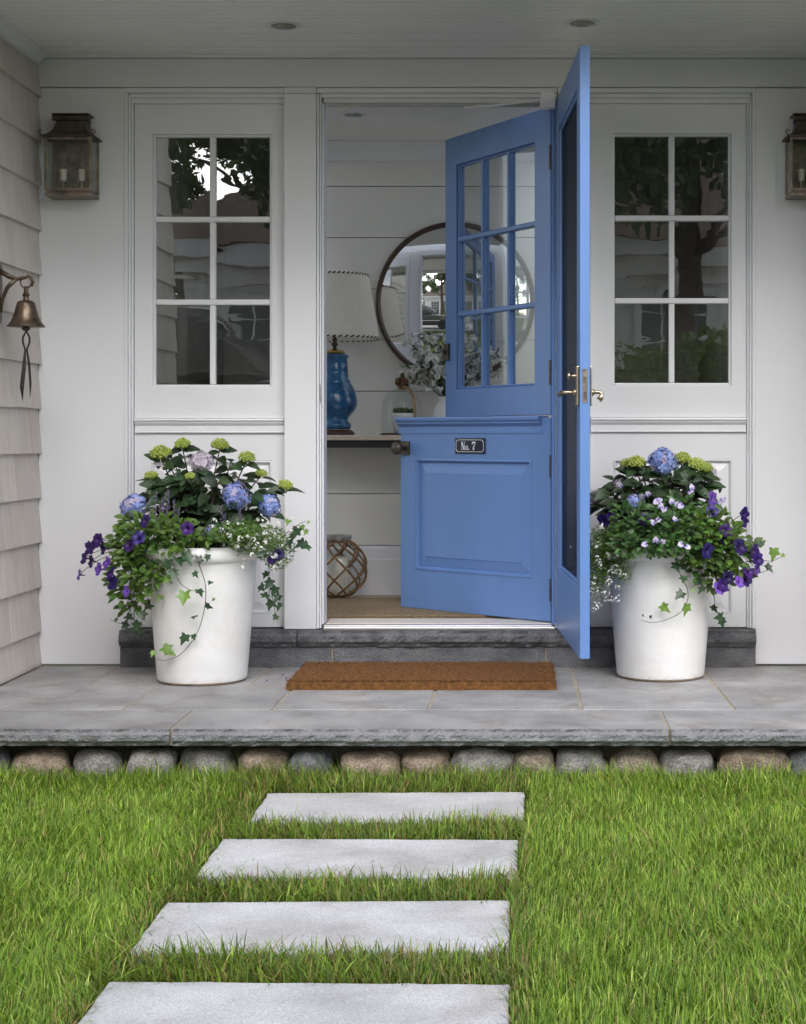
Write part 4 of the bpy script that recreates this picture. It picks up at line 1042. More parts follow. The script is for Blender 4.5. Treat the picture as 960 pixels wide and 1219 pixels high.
for k in range(9000):
    u = rng.uniform(-0.49, 0.49); v = rng.uniform(-0.256, 0.256)
    if rng.random() < 0.35: v = -0.256 + rng.uniform(0, 0.01)
    h = rng.uniform(0.004, 0.010); dx, dy = rng.uniform(-0.006,0.006), rng.uniform(-0.008,0.004)
    zz = rng.uniform(0.006, 0.029) if v < -0.25 else 0.029
    if v < -0.25: dy = -rng.uniform(0.001, 0.006)
    fb.add([(u-0.0009, v, zz), (u+0.0009, v, zz), (u+dx, v+dy, zz+h*(0.3 if v < -0.25 else 1))], [(0,1,2)], 1 if rng.random() < 0.4 else 0)
o = fb.build('coir_fibres', [coir, coir_dk], mat_); o['kind'] = 'stuff'

# ------------------------------------------------------------------ planters
def planter(x, y, label):
    t = thing('planter', (x, y, 0.001), label, 'planter', 'white planters flanking the door')
    prof = [(0.1635, 0.006), (0.1670, 0.0085), (0.1685, 0.014), (0.1796, 0.15), (0.1920, 0.30), (0.2042, 0.450), (0.2045, 0.4525), (0.2120, 0.4550), (0.2200, 0.4620), (0.2240, 0.474), (0.2240, 0.490), (0.2200, 0.503), (0.209, 0.511), (0.199, 0.508), (0.194, 0.495), (0.190, 0.46)]
    MB().lathe(prof, n=96).build('pot', pot_m, t, auto=True)
    MB().lathe([(0.160, 0.0), (0.1635, 0.0055)], n=48).build('foot_ring', rim_dirt, t, smooth=True)
    sl = MB(); n = 24; sl.lathe([(0.191, 0.468), (0.12, 0.480), (0.01, 0.484)], n=n); sl.build('soil', soil, t, smooth=True)
    return t
LPX, LPY = -1.204, -0.36; RPX, RPY = 0.538, -0.26
planter(LPX, LPY, 'white round planter on the patio left of the doorway')
planter(RPX, RPY, 'white round planter on the patio behind the open screen door')

hyd_me = [leaf_mesh('leaf', hyd_leaf, 1, 0.62, 0.16, d, 8) for d in (0.15, 0.32, 0.5)]
pet_me = [leaf_mesh('leaf', pet_leaf, 1, 0.60, 0.10, d, 5) for d in (0.1, 0.3)]
vio_me = [leaf_mesh('leaf', viola_leaf, 1, 0.50, 0.12, d, 5) for d in (0.1, 0.3)]
# ivy leaf: five lobes
def ivy_mesh(mat, seed):
    rng = random.Random(seed); curl = rng.uniform(-0.25, 0.35); lob = rng.uniform(0.75, 1.1)
    m = MB(); pts = [(0,-0.02),(0.22,-0.12),(0.48,-0.05),(0.36,0.16),(0.58,0.45),(0.26,0.52),(0,1.0),(-0.26,0.52),(-0.58,0.45),(-0.36,0.16),(-0.48,-0.05),(-0.22,-0.12)]
    pts = [(x_*lob*rng.uniform(0.88,1.12), y_*rng.uniform(0.9,1.08)) for x_, y_ in pts]
    vs = [(0, 0.25, -0.05)] + [(x_, y_, 0.22*abs(x_) - 0.16*y_*y_ - curl*abs(x_)**2 + rng.uniform(-.04,.04)) for x_, y_ in pts]
    m.add(vs, [(0, 1+k, 1+(k+1) % 12) for k in range(12)]); return m.data('leaf', mat, True)
ivy_d = [ivy_mesh(ivy_leaf_d, 100+k) for k in range(5)]; ivy_b = [ivy_mesh(ivy_leaf_b, 200+k) for k in range(4)]

def mophead(name, mats, n, seed, fl=0.27, flat=0.8):
    rng = random.Random(seed); m = MB(); ga = math.pi*(3-math.sqrt(5))
    for k in range(n):
        zc = 1-1.75*(k+0.5)/n; r = math.sqrt(max(0, 1-zc*zc)); a = k*ga
        d = Vector((r*math.cos(a), zc*flat, r*math.sin(a)))
        rad = rng.uniform(0.86, 1.06)*(1+0.22*noise.noise(d*1.6+Vector((seed*7.3,0,0))))
        nd = (d + Vector((rng.uniform(-.35,.35), rng.uniform(-.35,.35), rng.uniform(-.35,.35)))).normalized()
        u = nd.orthogonal().normalized(); w_ = nd.cross(u)
        Mx = Matrix((u, w_, nd)).transposed().to_4x4(); Mx = Matrix.Translation(d*rad) @ Mx @ Matrix.Rotation(rng.random()*6.28, 4, 'Z')
        petals(m, Mx, 4, fl*rng.uniform(0.85,1.15), fl*0.85, rng.uniform(-0.15,0.35), 1 if (len(mats) > 1 and rng.random() < 0.25) else 0)
    m.ball((0,0,0), 0.70, 10, 0, (1, flat, 1))
    return m.data(name, mats)
def budhead(name, mats, n, seed, flat=0.75):
    rng = random.Random(seed); m = MB(); ga = math.pi*(3-math.sqrt(5))
    for k in range(n):
        zc = 1-1.3*(k+0.5)/n; r = math.sqrt(max(0, 1-zc*zc)); a = k*ga
        d = Vector((r*math.cos(a), zc*flat, r*math.sin(a)))*rng.uniform(0.85, 1.1)
        m.ball(d, rng.uniform(0.10, 0.17), 6)
    m.ball((0,0,0), 0.8, 8, 0, (1, flat, 1)); return m.data(name, mats)
blue_head = [mophead('flower_head', [f_blue, f_lilac], 84, k) for k in (1, 2)]
lilac_head = mophead('flower_head', [f_pale], 60, 3)
lime_head = [budhead('flower_head', [f_lime], 70, k) for k in (4, 5)]
# petunia: ruffled trumpet facing +Y
def petunia_mesh(mat):
    m = MB(); n = 20; prof = [(0.06, -0.9), (0.10, -0.5), (0.16, -0.25), (0.30, -0.08), (0.62, 0.02), (1.0, -0.02)]
    vs = []; fs = []
    for i, (r, y_) in enumerate(prof):
        for k in range(n):
            a = 2*math.pi*k/n; lob = abs(math.cos(2.5*a))
            rr = r*(0.82+0.18*lob if i == 5 else 1); yy = y_ + (0.10*math.sin(5*a+0.6)+0.05*math.sin(11*a) if i >= 4 else 0)*(1.2 if i == 5 else 0.4)
            vs.append((rr*math.cos(a), yy, rr*math.sin(a)))
    for i in range(len(prof)-1):
        for k in range(n): fs.append((i*n+k, i*n+(k+1) % n, (i+1)*n+(k+1) % n, (i+1)*n+k))
    m.add(vs[:], fs); m.m = [1 if i < 2*n else 0 for i in range(len(fs))]
    return m.data('flower', [mat, f_dark], True)
pet_fl = petunia_mesh(f_purple); pet_vi = petunia_mesh(f_violet)
# viola: five petals facing +Y
def viola_mesh():
    m = MB()
    for (a, L_, w_, mi) in ((50,0.9,0.8,0), (-50,0.9,0.8,0), (110,0.8,0.7,1), (-110,0.8,0.7,1), (180,0.95,0.95,1)):
        Rm = Matrix.Rotation(R(90), 4, 'X') @ Matrix.Rotation(R(a), 4, 'Z')
        pts = [Vector((0,0,0)), Vector((-w_/2, L_*0.6, 0.08)), Vector((-w_*0.3, L_, 0.02)), Vector((w_*0.3, L_, 0.02)), Vector((w_/2, L_*0.6, 0.08))]
        Q = Matrix.Rotation(math.pi, 4, 'Z') @ Rm
        m.add([Q @ p for p in pts], [(0,1,2,3,4)], mi)
    m.ball((0, 0.06, 0), 0.12, 6, 2)
    return m.data('flower', [f_violet2, f_lilac2, f_yellow])
f_violet2 = M_('viola_upper', (0.36,0.30,0.66), 0.6, 0.1, rand=0.2, trans=0.25); f_lilac2 = M_('viola_lower', (0.66,0.60,0.80), 0.6, 0.1, rand=0.1, trans=0.25)
vio_fl = viola_mesh()

def curve_pts(a, b, sag, n=8, rng=random):
    a, b = Vector(a), Vector(b); mid = (a+b)/2 + Vector(sag)
    return [a*(1-t)**2 + mid*2*t*(1-t) + b*t*t for t in (i/n for i in range(n+1))]

def hydrangea(base, heads, extra, label, seed, D0, fill=None):
    rng = random.Random(seed); base = Vector(base)
    t = thing('hydrangea', base, label, 'hydrangea')
    sm_ = MB(); nl = 0
    def leafat(p, d, s_):
        me = rng.choice(hyd_me); up_ = Vector((rng.uniform(-.5,.5), rng.uniform(-1.3,-.2), 0.8))
        inst('leaf', me, t, frame_to(p, d, up_, s_, rng.uniform(-0.4,0.4)))
    tips = []
    for (X, Y, r, kind, dd) in heads: tips.append((px(X, Y, D0+dd) - base, r, kind))
    for (X, Y, dd) in extra: tips.append((px(X, Y, D0+dd) - base, 0, None))
    for (tp, r, kind) in tips:
        q = r*D0/FPX
        end = tp - Vector((0, 0, q*0.4)) if kind else tp
        st = Vector((tp.x*0.28 + rng.uniform(-.02,.02), tp.y*0.28 + rng.uniform(-.02,.02), 0))
        pts = curve_pts(st, end, (-(tp.x)*0.12, 0, 0.04), 9)
        sm_.tube(pts, [0.0042-0.0002*i for i in range(10)], 6)
        if kind:
            me = {'b': blue_head[rng.randrange(2)], 'l': lilac_head, 'g': lime_head[rng.randrange(2)]}[kind]
            d = Vector((tp.x*0.8, tp.y*0.5-0.12, 0.35 if kind == 'g' else 0.15)); 
            if kind == 'g': d = Vector((tp.x*0.3, -0.08, 0.4))
            inst('flower_head', me, t, frame_to(tp, d, (0.1,0.3,1), q*rng.uniform(0.95,1.05), rng.random()*3))
        a = rng.random()*6.28
        for lv, i in enumerate((4, 6, 8, 9) if kind else (4, 5, 7, 8, 9)):
            a += 1.57 + rng.uniform(-.3,.3)
            for sgn in (0, math.pi):
                hv = Vector((math.cos(a+sgn), math.sin(a+sgn), 0)); 
                if hv.y > 0.6 and rng.random() < 0.3: hv.y *= -1
                d = hv + Vector((0, -0.1, rng.uniform(-0.25, 0.55)))
                sz = rng.uniform(0.066, 0.092)*(0.85 if i >= 8 else 1.0)
                leafat(pts[i] - Vector((0,0,q*0.4 if i == 9 else 0)), d, sz)
    for k in range(fill[4] if fill else 0):
        c = px(fill[0], fill[1], D0) - base
        v = Vector((rng.uniform(-1,1), rng.uniform(-1,1), rng.uniform(-1,1)))
        if v.length > 1: v.normalize()
        p = c + Vector((v.x*fill[2], v.y*0.10, v.z*fill[3]))
        leafat(p, Vector((v.x+rng.uniform(-.4,.4), v.y-0.4, rng.uniform(-.7,.5))), rng.uniform(0.060, 0.088))
    sm_.build('stems', stem_br, t, smooth=True)['kind'] = 'stuff'
    return t

def foliage_mass(name, base, blobs, meshes, n, smin, smax, label, cat, seed, flowers=(), fl_mesh=None, fl_r=0.026, stems=True, origin=(0,0,0), dense=2.0):
    rng = random.Random(seed); base = Vector(base)
    t = thing(name, base, label, cat); sm_ = MB()
    tot = sum(b[5] for b in blobs)
    k_ = 0
    for (X, Y, D, rx, rz, wgt) in blobs:
        c = px(X, Y, D) - base; sx_, sz_ = rx*D/FPX, rz*D/FPX
        cnt = int(round(n*wgt/tot))
        for _ in range(3):
            e = c + Vector((rng.uniform(-.7,.7)*sx_, -0.01, rng.uniform(-.6,.6)*sz_))
            o_ = Vector(origin) + Vector((c.x*0.45, c.y*0.5, 0))
            sm_.tube(curve_pts(o_, e, (0, -0.01, 0.06), 7), 0.0017, 5)
        for i in range(cnt):
            while True:
                v = Vector((rng.uniform(-1,1), rng.uniform(-1,1), rng.uniform(-1,1)))
                if 0.15 < v.length <= 1: break
            p = c + Vector((v.x*sx_, v.y*min(sx_, 0.07), v.z*sz_))
            d = Vector((v.x+rng.uniform(-.6,.6), v.y-0.5+rng.uniform(-.4,.4), v.z*0.6+rng.uniform(-.5,.6)))
            inst('leaf', rng.choice(meshes), t, frame_to(p, d, (rng.uniform(-.5,.5), -1.0, 0.7), rng.uniform(smin, smax), rng.uniform(-.5,.5))); k_ += 1
    for fl in flowers:
        (X, Y, D) = fl[:3]; me = fl[3] if len(fl) > 3 else fl_mesh; s_ = fl[4] if len(fl) > 4 else 1.0
        p = px(X, Y, D) - base
        d = Vector((p.x*1.6 + rng.uniform(-.25,.25), -0.55+rng.uniform(-.2,.2), rng.uniform(-.25,.35)))
        inst('flower', me, t, frame_to(p, d, (rng.uniform(-.5,.5), 0, 1), fl_r*s_*rng.uniform(0.9,1.1), rng.random()*6.28))
        sm_.tube(curve_pts(Vector(origin)+Vector((p.x*0.6, p.y*0.5, 0.0)), p+Vector((0,0.01,0)), (0,0,0.05), 7), 0.0014, 5)
    fm = MB(); cur = t
    for (X, Y, D, rx, rz, wgt) in blobs:             # the small leaves past the part limit, inside the mass
        c = px(X, Y, D) - base; sx_, sz_ = rx*D/FPX, rz*D/FPX
        for i in range(int(round(n*dense*wgt/tot))):
            v = Vector((rng.gauss(0,.5), rng.gauss(0,.5), rng.gauss(0,.5)))
            if v.length > 1: v.normalize()
            p = c + Vector((v.x*sx_, v.y*min(sx_, 0.07)+0.012, v.z*sz_))
            d = Vector((v.x+rng.uniform(-.7,.7), v.y-0.5+rng.uniform(-.5,.5), v.z*0.6+rng.uniform(-.6,.6)))
            Mx = frame_to(p, d, (rng.uniform(-.5,.5), -0.9, 0.7), rng.uniform(smin, smax))
            src = rng.choice(meshes); fm.add([Mx @ v_.co for v_ in src.vertices], [tuple(pl.vertices) for pl in src.polygons])
    o = fm.build('inner_leaves', meshes[0].materials[0], t, smooth=True); o['kind'] = 'stuff'
    if stems: sm_.build('stems', stem_m, t, smooth=True)['kind'] = 'stuff'
    return t

def ivy(base, strands, loose, label, seed):
    rng = random.Random(seed); base = Vector(base); t = thing('ivy', base, label, 'ivy'); vm = MB()
    for st in strands:
        pts = [px(*p) - base for p in st]
        dense = []
        for i in range(len(pts)-1):
            for q in range(6):
                tt = q/6; p0 = pts[max(i-1,0)]; p1 = pts[i]; p2 = pts[i+1]; p3 = pts[min(i+2, len(pts)-1)]
                dense.append(0.5*((2*p1)+(-p0+p2)*tt+(2*p0-5*p1+4*p2-p3)*tt*tt+(-p0+3*p1-3*p2+p3)*tt**3))
        dense.append(pts[-1]); vm.tube(dense, [0.0019-0.0010*i/len(dense) for i in range(len(dense))], 5)
    vm.build('vine', stem_br, t, smooth=True)
    for (X, Y, D, s_, b_) in loose:
        p = px(X, Y, D) - base
        d = Vector((rng.uniform(-.9,.9), -0.35+rng.uniform(-.3,.3), -0.8+rng.uniform(-.3,.7)))
        sz = s_*D/FPX
        inst('leaf', rng.choice(ivy_b if b_ else ivy_d), t, frame_to(p - d.normalized()*sz*0.4, d, (rng.uniform(-.7,.7), -1, 0.5), sz*rng.uniform(.85,1.15), rng.uniform(-.6,.6)))
    return t

def alyssum(base, blobs, clusters, label, seed, origin):
    rng = random.Random(seed); base = Vector(base); t = thing('alyssum', base, label, 'alyssum')
    fo = MB(); fl = MB()
    for (X, Y, D, rx, rz, n) in blobs:
        c = px(X, Y, D)-base; sx_, sz_ = rx*D/FPX, rz*D/FPX
        for i in range(n):
            v = Vector((rng.gauss(0,.5), rng.gauss(0,.5), rng.gauss(0,.5)))
            if v.length > 1.1: v = v/v.length
            p = c + Vector((v.x*sx_, v.y*0.06, v.z*sz_))
            d = Vector((rng.uniform(-1,1), rng.uniform(-1,.4), rng.uniform(-.7,.8))).normalized()
            L_ = rng.uniform(0.012, 0.026); w_ = Vector((rng.uniform(-1,1), rng.uniform(-1,1), rng.uniform(-1,1))).cross(d).normalized()*rng.uniform(0.0018,0.0032)
            fo.add([p, p+d*L_*0.5+w_, p+d*L_, p+d*L_*0.5-w_], [(0,1,2,3)])
        for i in range(max(3, n//70)):
            e = c + Vector((rng.uniform(-.9,.9)*sx_, rng.uniform(-.05,.02), rng.uniform(-.9,.8)*sz_))
            fo.tube(curve_pts(Vector(origin)+Vector((c.x*0.4, c.y*0.5, 0)), e, (0,0,0.05), 6), 0.0012, 4)
    for (X, Y, D, r) in clusters:
        c = px(X, Y, D)-base; q = r*D/FPX
        for k in range(int(4+r*1.2)):
            d = Vector((rng.gauss(0,1), rng.gauss(-.6,.6), rng.gauss(0.2,1))).normalized()
            u = d.orthogonal().normalized(); w_ = d.cross(u)
            Mx = Matrix.Translation(c + d*q*rng.uniform(0.6,1)) @ Matrix((u, w_, d)).transposed().to_4x4() @ Matrix.Rotation(rng.random()*6, 4, 'Z')
            petals(fl, Mx, 4, 0.0042, 0.0042, 0.1)
    o = fo.build('fine_leaves', fine_leaf, t); o['kind'] = 'stuff'
    o = fl.build('white_florets', f_white, t); o['kind'] = 'stuff'
    return t

# ---- left planter
LB = (LPX, LPY, 0.484); DL = 6.03
hydrangea(LB, [(191,540,12,'g',0.05),(217,529,9.5,'g',0.1),(262,530,10,'g',0.08),(294,545,9.5,'g',0.0),(180,567,8,'g',0.0),(340,578,8.5,'g',0.0),(311,564,6.5,'g',0.08),(226,567,6,'g',-0.05),
              (240,550,13,'l',0.0),(158,603,15,'b',-0.05),(281,589,15,'b',-0.10),(321,601,13,'b',-0.02),(254,633,9,'b',-0.16)],
          [(205,560,0),(230,575,-.05),(262,570,-.05),(285,570,.05),(300,590,.05),(195,585,.0),(215,600,-.08),(245,605,-.1),(270,615,-.1),(320,585,.05),(180,590,.05),(300,615,-.02),(235,560,.1),(205,545,.1),(275,550,.1),(222,622,-.1)],
          'hydrangea with blue and lime heads in the planter left of the doorway', 3, DL, (252, 600, 0.215, 0.125, 60))
P = 5.84
foliage_mass('petunia', LB, [(190,648,5.86,50,38,5),(165,640,5.9,32,28,3),(225,640,5.84,35,20,2),(148,660,5.92,22,18,1.2),(180,682,5.86,34,16,2),(150,692,5.92,20,24,1.2),(158,712,5.98,20,20,0.8)], pet_me, 290, 0.025, 0.042,
    'deep purple petunia spilling over the left planter', 'petunia', 5,
    [(172.6,620,5.76),(165,640,5.76),(154,649,5.8),(223,629,5.72),(106,652,5.84),(116,643,5.84),(100,664,5.86),(94,684,5.86,pet_vi,.8),(117,677,5.84,pet_vi,.9),(131,683,5.82),(134,694,5.82),(150,704,5.82,pet_vi,.8),(122,652,5.86),(108,668,5.88),(127,670,5.83,pet_vi,.8),(112,646,5.9),(324,666,5.9,pet_fl,.8),(332,660,5.92,pet_fl,.8)], pet_fl, 0.029, origin=(0,0,0.0))
alyssum(LB, [(300,640,5.86,36,18,1300),(282,634,5.82,28,13,600),(330,655,5.98,20,24,700)],
    [(random.gauss(304,20), random.gauss(638,13), random.uniform(5.76,5.88), random.uniform(2.2,4.5)) for _ in range(60)] + [(292,668,5.78,4),(300,661,5.78,4),(289,676,5.75,3),(328,662,5.9,4),(335,670,5.9,4)],
    'white alyssum over the right rim of the left planter', 6, (0,0,0))
sal = thing('salvia', LB, 'lilac salvia spikes behind the purple petunia on the left', 'salvia'); sv = MB(); rng = random.Random(9); lf = []
for (X, Y) in ((178,600),(186,592),(193,598),(200,590),(207,600),(213,610),(198,608),(184,610),(264,607),(268,617),(285,612),(190,604),(172,612)):
    tip = px(X, Y-6, 5.88) - Vector(LB); bot = px(X+rng.uniform(-5,5), Y+45, 5.95) - Vector(LB)
    sp_ = MB(); sp_.tube([bot, (bot+tip)/2, tip], 0.0012, 4)
    for k in range(30):
        tt = 0.55+0.45*k/30; p = bot.lerp(tip, tt); a = k*2.4; r = 0.0075*(1.15-tt*0.7)*rng.uniform(0.6,1.2)
        q_ = Vector((math.cos(a), math.sin(a), 0.3))
        sp_.ball(p + q_*r, rng.uniform(0.0016,0.0030), 5, 1 if k % 4 else 0, (1,1,1.3))
    sp_.build('flower_spike', [stem_m, f_salvia], sal)
ivyL = [
 [(232,660,5.80),(240,680,5.78),(245,700,5.77),(243,727,5.79),(234,755,5.82),(216,778,5.84),(198,786,5.85),(184,784,5.86)],
 [(205,665,5.80),(212,690,5.78),(222,700,5.77),(236,705,5.77)],
 [(335,640,5.92),(350,628,5.92),(364,620,5.92)], [(330,650,5.95),(345,655,5.94),(358,648,5.94)],
 [(320,690,6.0),(325,715,6.0),(330,740,6.0)], [(160,700,5.95),(150,740,5.95),(132,738,5.95)], [(180,690,5.85),(172,730,5.88),(165,748,5.9)]]
lvL = [(219,711,5.765,17,1),(238,705,5.765,13,0),(250,694,5.765,9,0),(249,722,5.78,12,0),(231,735,5.80,11,0),(219,761,5.81,14,0),(231,759,5.82,9,0),(200,774,5.83,16,1),(182,778,5.85,7,1),(254,714,5.78,5,1),
 (233,684,5.775,11,0),(206,684,5.78,15,0),(200,672,5.79,13,0),(213,668,5.78,15,0),(224,664,5.78,14,0),(236,667,5.79,12,0),(247,665,5.79,11,0),(208,655,5.78,14,1),(198,690,5.79,13,1),
 (352,634,5.92,14,0),(360,628,5.92,8,1),(364,634,5.92,9,1),(357,648,5.93,16,0),(364,650,5.94,13,0),(345,648,5.93,11,0),(367,622,5.92,5,1),(343,622,5.93,10,1),(348,640,5.93,11,0),
 (320,695,5.98,14,0),(327,703,6.0,14,0),(317,710,5.98,13,0),(330,712,6.0,12,0),(322,720,6.0,14,0),(333,722,6.0,11,0),(328,735,6.0,9,0),(312,700,5.97,13,0),(316,685,5.97,12,0),
 (168,712,5.9,13,1),(155,735,5.93,13,0),(162,745,5.93,13,0),(148,745,5.95,12,0),(170,733,5.9,12,0),(143,718,5.95,9,1),(176,722,5.88,12,0),(166,752,5.92,12,0),(138,738,5.95,5,0),(178,705,5.86,13,1),(190,712,5.84,10,1),(155,722,5.93,12,0)]
ivy(LB, ivyL, lvL, 'ivy trailing down the front of the left planter', 12)

# ---- right planter
RB = (RPX, RPY, 0.484); DR = 6.13
hydrangea(RB, [(789,549,16,'b',-0.02),(757,551,11,'g',0.0),(748,553,9,'g',0.03),(813,546,10,'g',0.05),(830,553,10.5,'g',0.0),(839,557,9,'g',-0.02),(846,562,8,'l',0.0),(712,594,13,'l',0.05),(754,597,8,'b',-0.12),(738,577,7,'l',0.0)],
          [(765,565,0),(800,568,-.03),(745,575,-.05),(725,585,0),(820,575,-.05),(775,590,-.1),(800,590,-.08),(840,580,0),(850,572,.05),(735,600,-.1),(720,605,0),(760,610,-.12),(785,615,-.12),(730,572,.05),(815,562,.08),(770,555,.08)],
          'hydrangea with one large blue head in the right planter', 21, DR, (785, 602, 0.205, 0.115, 60))
foliage_mass('petunia', RB, [(845,640,5.92,36,34,4),(868,655,5.95,24,30,2),(825,630,5.9,30,22,2),(850,680,5.95,26,20,1.4),(888,662,6.0,18,24,0.8),(832,660,5.9,26,14,1)], pet_me, 270, 0.024, 0.042,
    'deep purple petunia spilling over the right planter', 'petunia', 25,
    [(849,594,5.96,pet_vi,1.1),(848,608,5.9),(887,612,5.98),(887,622,5.98,pet_fl,.8),(864,632,5.88),(866,641,5.9),(882,651,5.86,pet_fl,1.25),(843,656,5.82,pet_fl,1.1),(899,657,5.95),(903,666,5.96),(902,678,5.96,pet_vi,.9),(892,681,5.92),(889,690,5.94),(881,693,5.9,pet_vi,.8),(867,688,5.88),(857,700,5.86,pet_vi,1),(862,697,5.87),(718,620,5.95),(727,616,5.95,pet_fl,.8),(768,618,5.88,pet_fl,.9)], pet_fl, 0.029)
foliage_mass('viola', RB, [(785,630,5.88,36,26,3),(755,625,5.92,30,24,2),(770,650,5.86,40,14,1.6),(808,640,5.88,26,24,1.5),(812,605,5.95,24,16,1)], vio_me, 240, 0.022, 0.038,
    'lilac violas in the middle of the right planter', 'viola', 27,
    [(765,591,5.9),(772,588,5.9),(782,597,5.86),(787,603,5.86),(791,606,5.86),(800,597,5.86),(806,600,5.86),(811,602,5.86),(824,580,5.95),(823,586,5.95),(778,622,5.82),(784,619,5.82),(804,618,5.82),(781,643,5.8),(811,648,5.8),(819,651,5.8),(862,594,5.95),(858,597,5.95),(789,645,5.8),(739,578,6.0),(785,596,5.86),(768,648,5.8)], vio_fl, 0.0135)
alyssum(RB, [(722,655,5.98,22,30,1300),(712,680,6.0,16,30,700),(735,640,5.95,18,20,600),(740,680,5.95,12,14,200)],
    [(random.gauss(722,15), random.gauss(650,20), random.uniform(5.88,5.98), random.uniform(2,4)) for _ in range(30)] +
    [(713,668,5.9,5),(727,682,5.9,5),(738,682,5.9,5),(725,694,5.9,6),(713,704,5.9,6.5),(725,712,5.9,6.5),(735,713,5.9,6),(708,723,5.9,7),(722,706,5.9,5.5),(733,675,5.9,4),(706,698,5.9,6),(703,708,5.92,5),(715,717,5.9,5),(736,699,5.9,4)],
    'white alyssum hanging over the left rim of the right planter', 28, (0,0,0))
ivyR = [[(803,660,5.92),(806,672,5.90),(812,688,5.88),(819,702,5.88),(818,718,5.89),(808,731,5.90),(790,739,5.92),(775,741,5.93),(763,738,5.94)],
 [(830,675,5.9),(836,690,5.89),(834,705,5.89)], [(880,672,5.98),(900,666,5.98),(918,668,5.98),(932,662,5.98)], [(850,700,6.0),(852,722,6.0),(858,735,6.0)], [(885,680,6.0),(905,682,6.0),(918,676,6.0)]]
lvR = [(809,709,5.875,16,0),(792,724,5.90,15,1),(817,725,5.88,14,1),(835,702,5.885,14,0),(834,693,5.885,10,0),(814,690,5.87,13,0),(815,676,5.88,13,0),(806,674,5.885,12,0),(766,733,5.93,4,1),(775,735,5.93,5,0),(826,703,5.88,6,1),
 (856,735,5.99,15,0),(851,725,6.0,11,0),(860,741,6.0,11,0),(921,659,5.98,14,1),(932,662,5.98,7,1),(916,676,5.99,11,0),(905,648,5.99,8,0),(893,645,5.99,10,0),
 (748,658,5.9,14,1),(725,660,5.92,13,1),(750,664,5.9,13,1),(760,650,5.88,13,0),(800,655,5.88,12,0),(858,662,5.92,11,0),(838,672,5.88,12,0),(730,662,5.9,11,0)]
ivy(RB, ivyR, lvR, 'ivy trailing down the front of the right planter', 31)

# ------------------------------------------------------------------ across the lawn: what the window panes and the mirror show
UZ = GZ + 0.58
bounce_surface = M_('bounce_gravel', (0.40,0.38,0.35), 0.9, 0.2, 30, bump=0.3, bscale=200)  # made-up pale road surface, bounces light onto the neighbour house
tag(MB().box(-30, 30, -15.6, -8.2, UZ-0.05, UZ+0.004).build('road', bounce_surface), kind='structure')
clap = M_('pale_clapboard', (0.74,0.73,0.70), 0.6, 0.05, 5); roof_m = M_('brown_shingles', (0.21,0.155,0.115), 0.9, 0.3, 5, stretch=(1,1,8), bump=0.6, bscale=12)
house_white = M_('house_trim', (0.78,0.77,0.75), 0.5, 0.03)
nb = thing('neighbour_house', (0, -17, UZ), 'pale house with a brown roof across the road', 'house')
x0, x1, H_ = -5.0, 5.6, 3.15
MB().box(x0, x1, -7, 0, 0, H_).build('wall', clap, nb)
cb = MB(); z = 0.02
while z < H_-0.05:
    cb.prism_x([(0.001, z), (0.022, z), (0.006, z+0.125), (0.001, z+0.125)], x0, x1); z += 0.126
o = cb.build('clapboards', clap, nb); o['kind'] = 'stuff'
c = MB(); c.box(x0-0.35, x1+0.35, 0.03, 0.42, H_-0.02, H_+0.14); c.box(x0-0.1, x1+0.1, 0.03, 0.12, H_-0.30, H_-0.025); c.box(x0-0.35, x1+0.35, 0.05, 0.36, H_+0.145, H_+0.24); c.build('cornice', house_white, nb)
e = 0.42; rz = H_+0.25; rh = 3.2
MB().add([], []) 
r = MB(); r.add([(x0-e, e, rz), (x1+e, e, rz), (x1+e, -7-e, rz), (x0-e, -7-e, rz), (x0+3.5, -3.5, rz+rh), (x1-3.5, -3.5, rz+rh)], [(0,1,5,4), (1,2,5), (2,3,4,5), (3,0,4), (3,2,1,0)])
roof_o = r.build('roof', roof_m, nb)
MB().box(-0.4, 0.3, -4.2, -3.4, rz+rh-1.2, rz+rh+0.7).build('chimney', M_('chimney_brick', (0.22,0.10,0.07), 0.9, 0.2, 20), roof_o)
for (wx, wz, ww, wh) in ((-3.6, 1.0, 1.0, 1.65), (-2.1, 1.0, 1.0, 1.65), (0.6, 1.0, 1.0, 1.65), (2.4, 1.0, 0.9, 1.65), (4.2, 1.0, 0.9, 1.65)):
    f = MB(); t_ = 0.11
    f.box(wx-ww/2-t_, wx-ww/2, 0.023, 0.07, wz-t_, wz+wh+t_); f.box(wx+ww/2, wx+ww/2+t_, 0.023, 0.07, wz-t_, wz+wh+t_)
    f.box(wx-ww/2, wx+ww/2, 0.0235, 0.0705, wz+wh, wz+wh+t_); f.box(wx-ww/2, wx+ww/2, 0.0235, 0.085, wz-t_, wz)
    wo = f.build('window', house_white, nb)
    MB().box(wx-ww/2, wx+ww/2, 0.0225, 0.035, wz, wz+wh).build('pane', M_('far_glass', (0.03,0.035,0.04), 0.05, 0.1) if 'far_glass' not in bpy.data.materials else bpy.data.materials['far_glass'], wo)
    mu = MB()
    for k in (1, 2): mu.box(wx-ww/2+ww*k/3-0.012, wx-ww/2+ww*k/3+0.012, 0.0355, 0.05, wz, wz+wh)
    for k in range(1, 5): mu.box(wx-ww/2, wx+ww/2, 0.0505, 0.056, wz+wh*k/5-0.012, wz+wh*k/5+0.012)
    mu.build('muntins', house_white, wo)

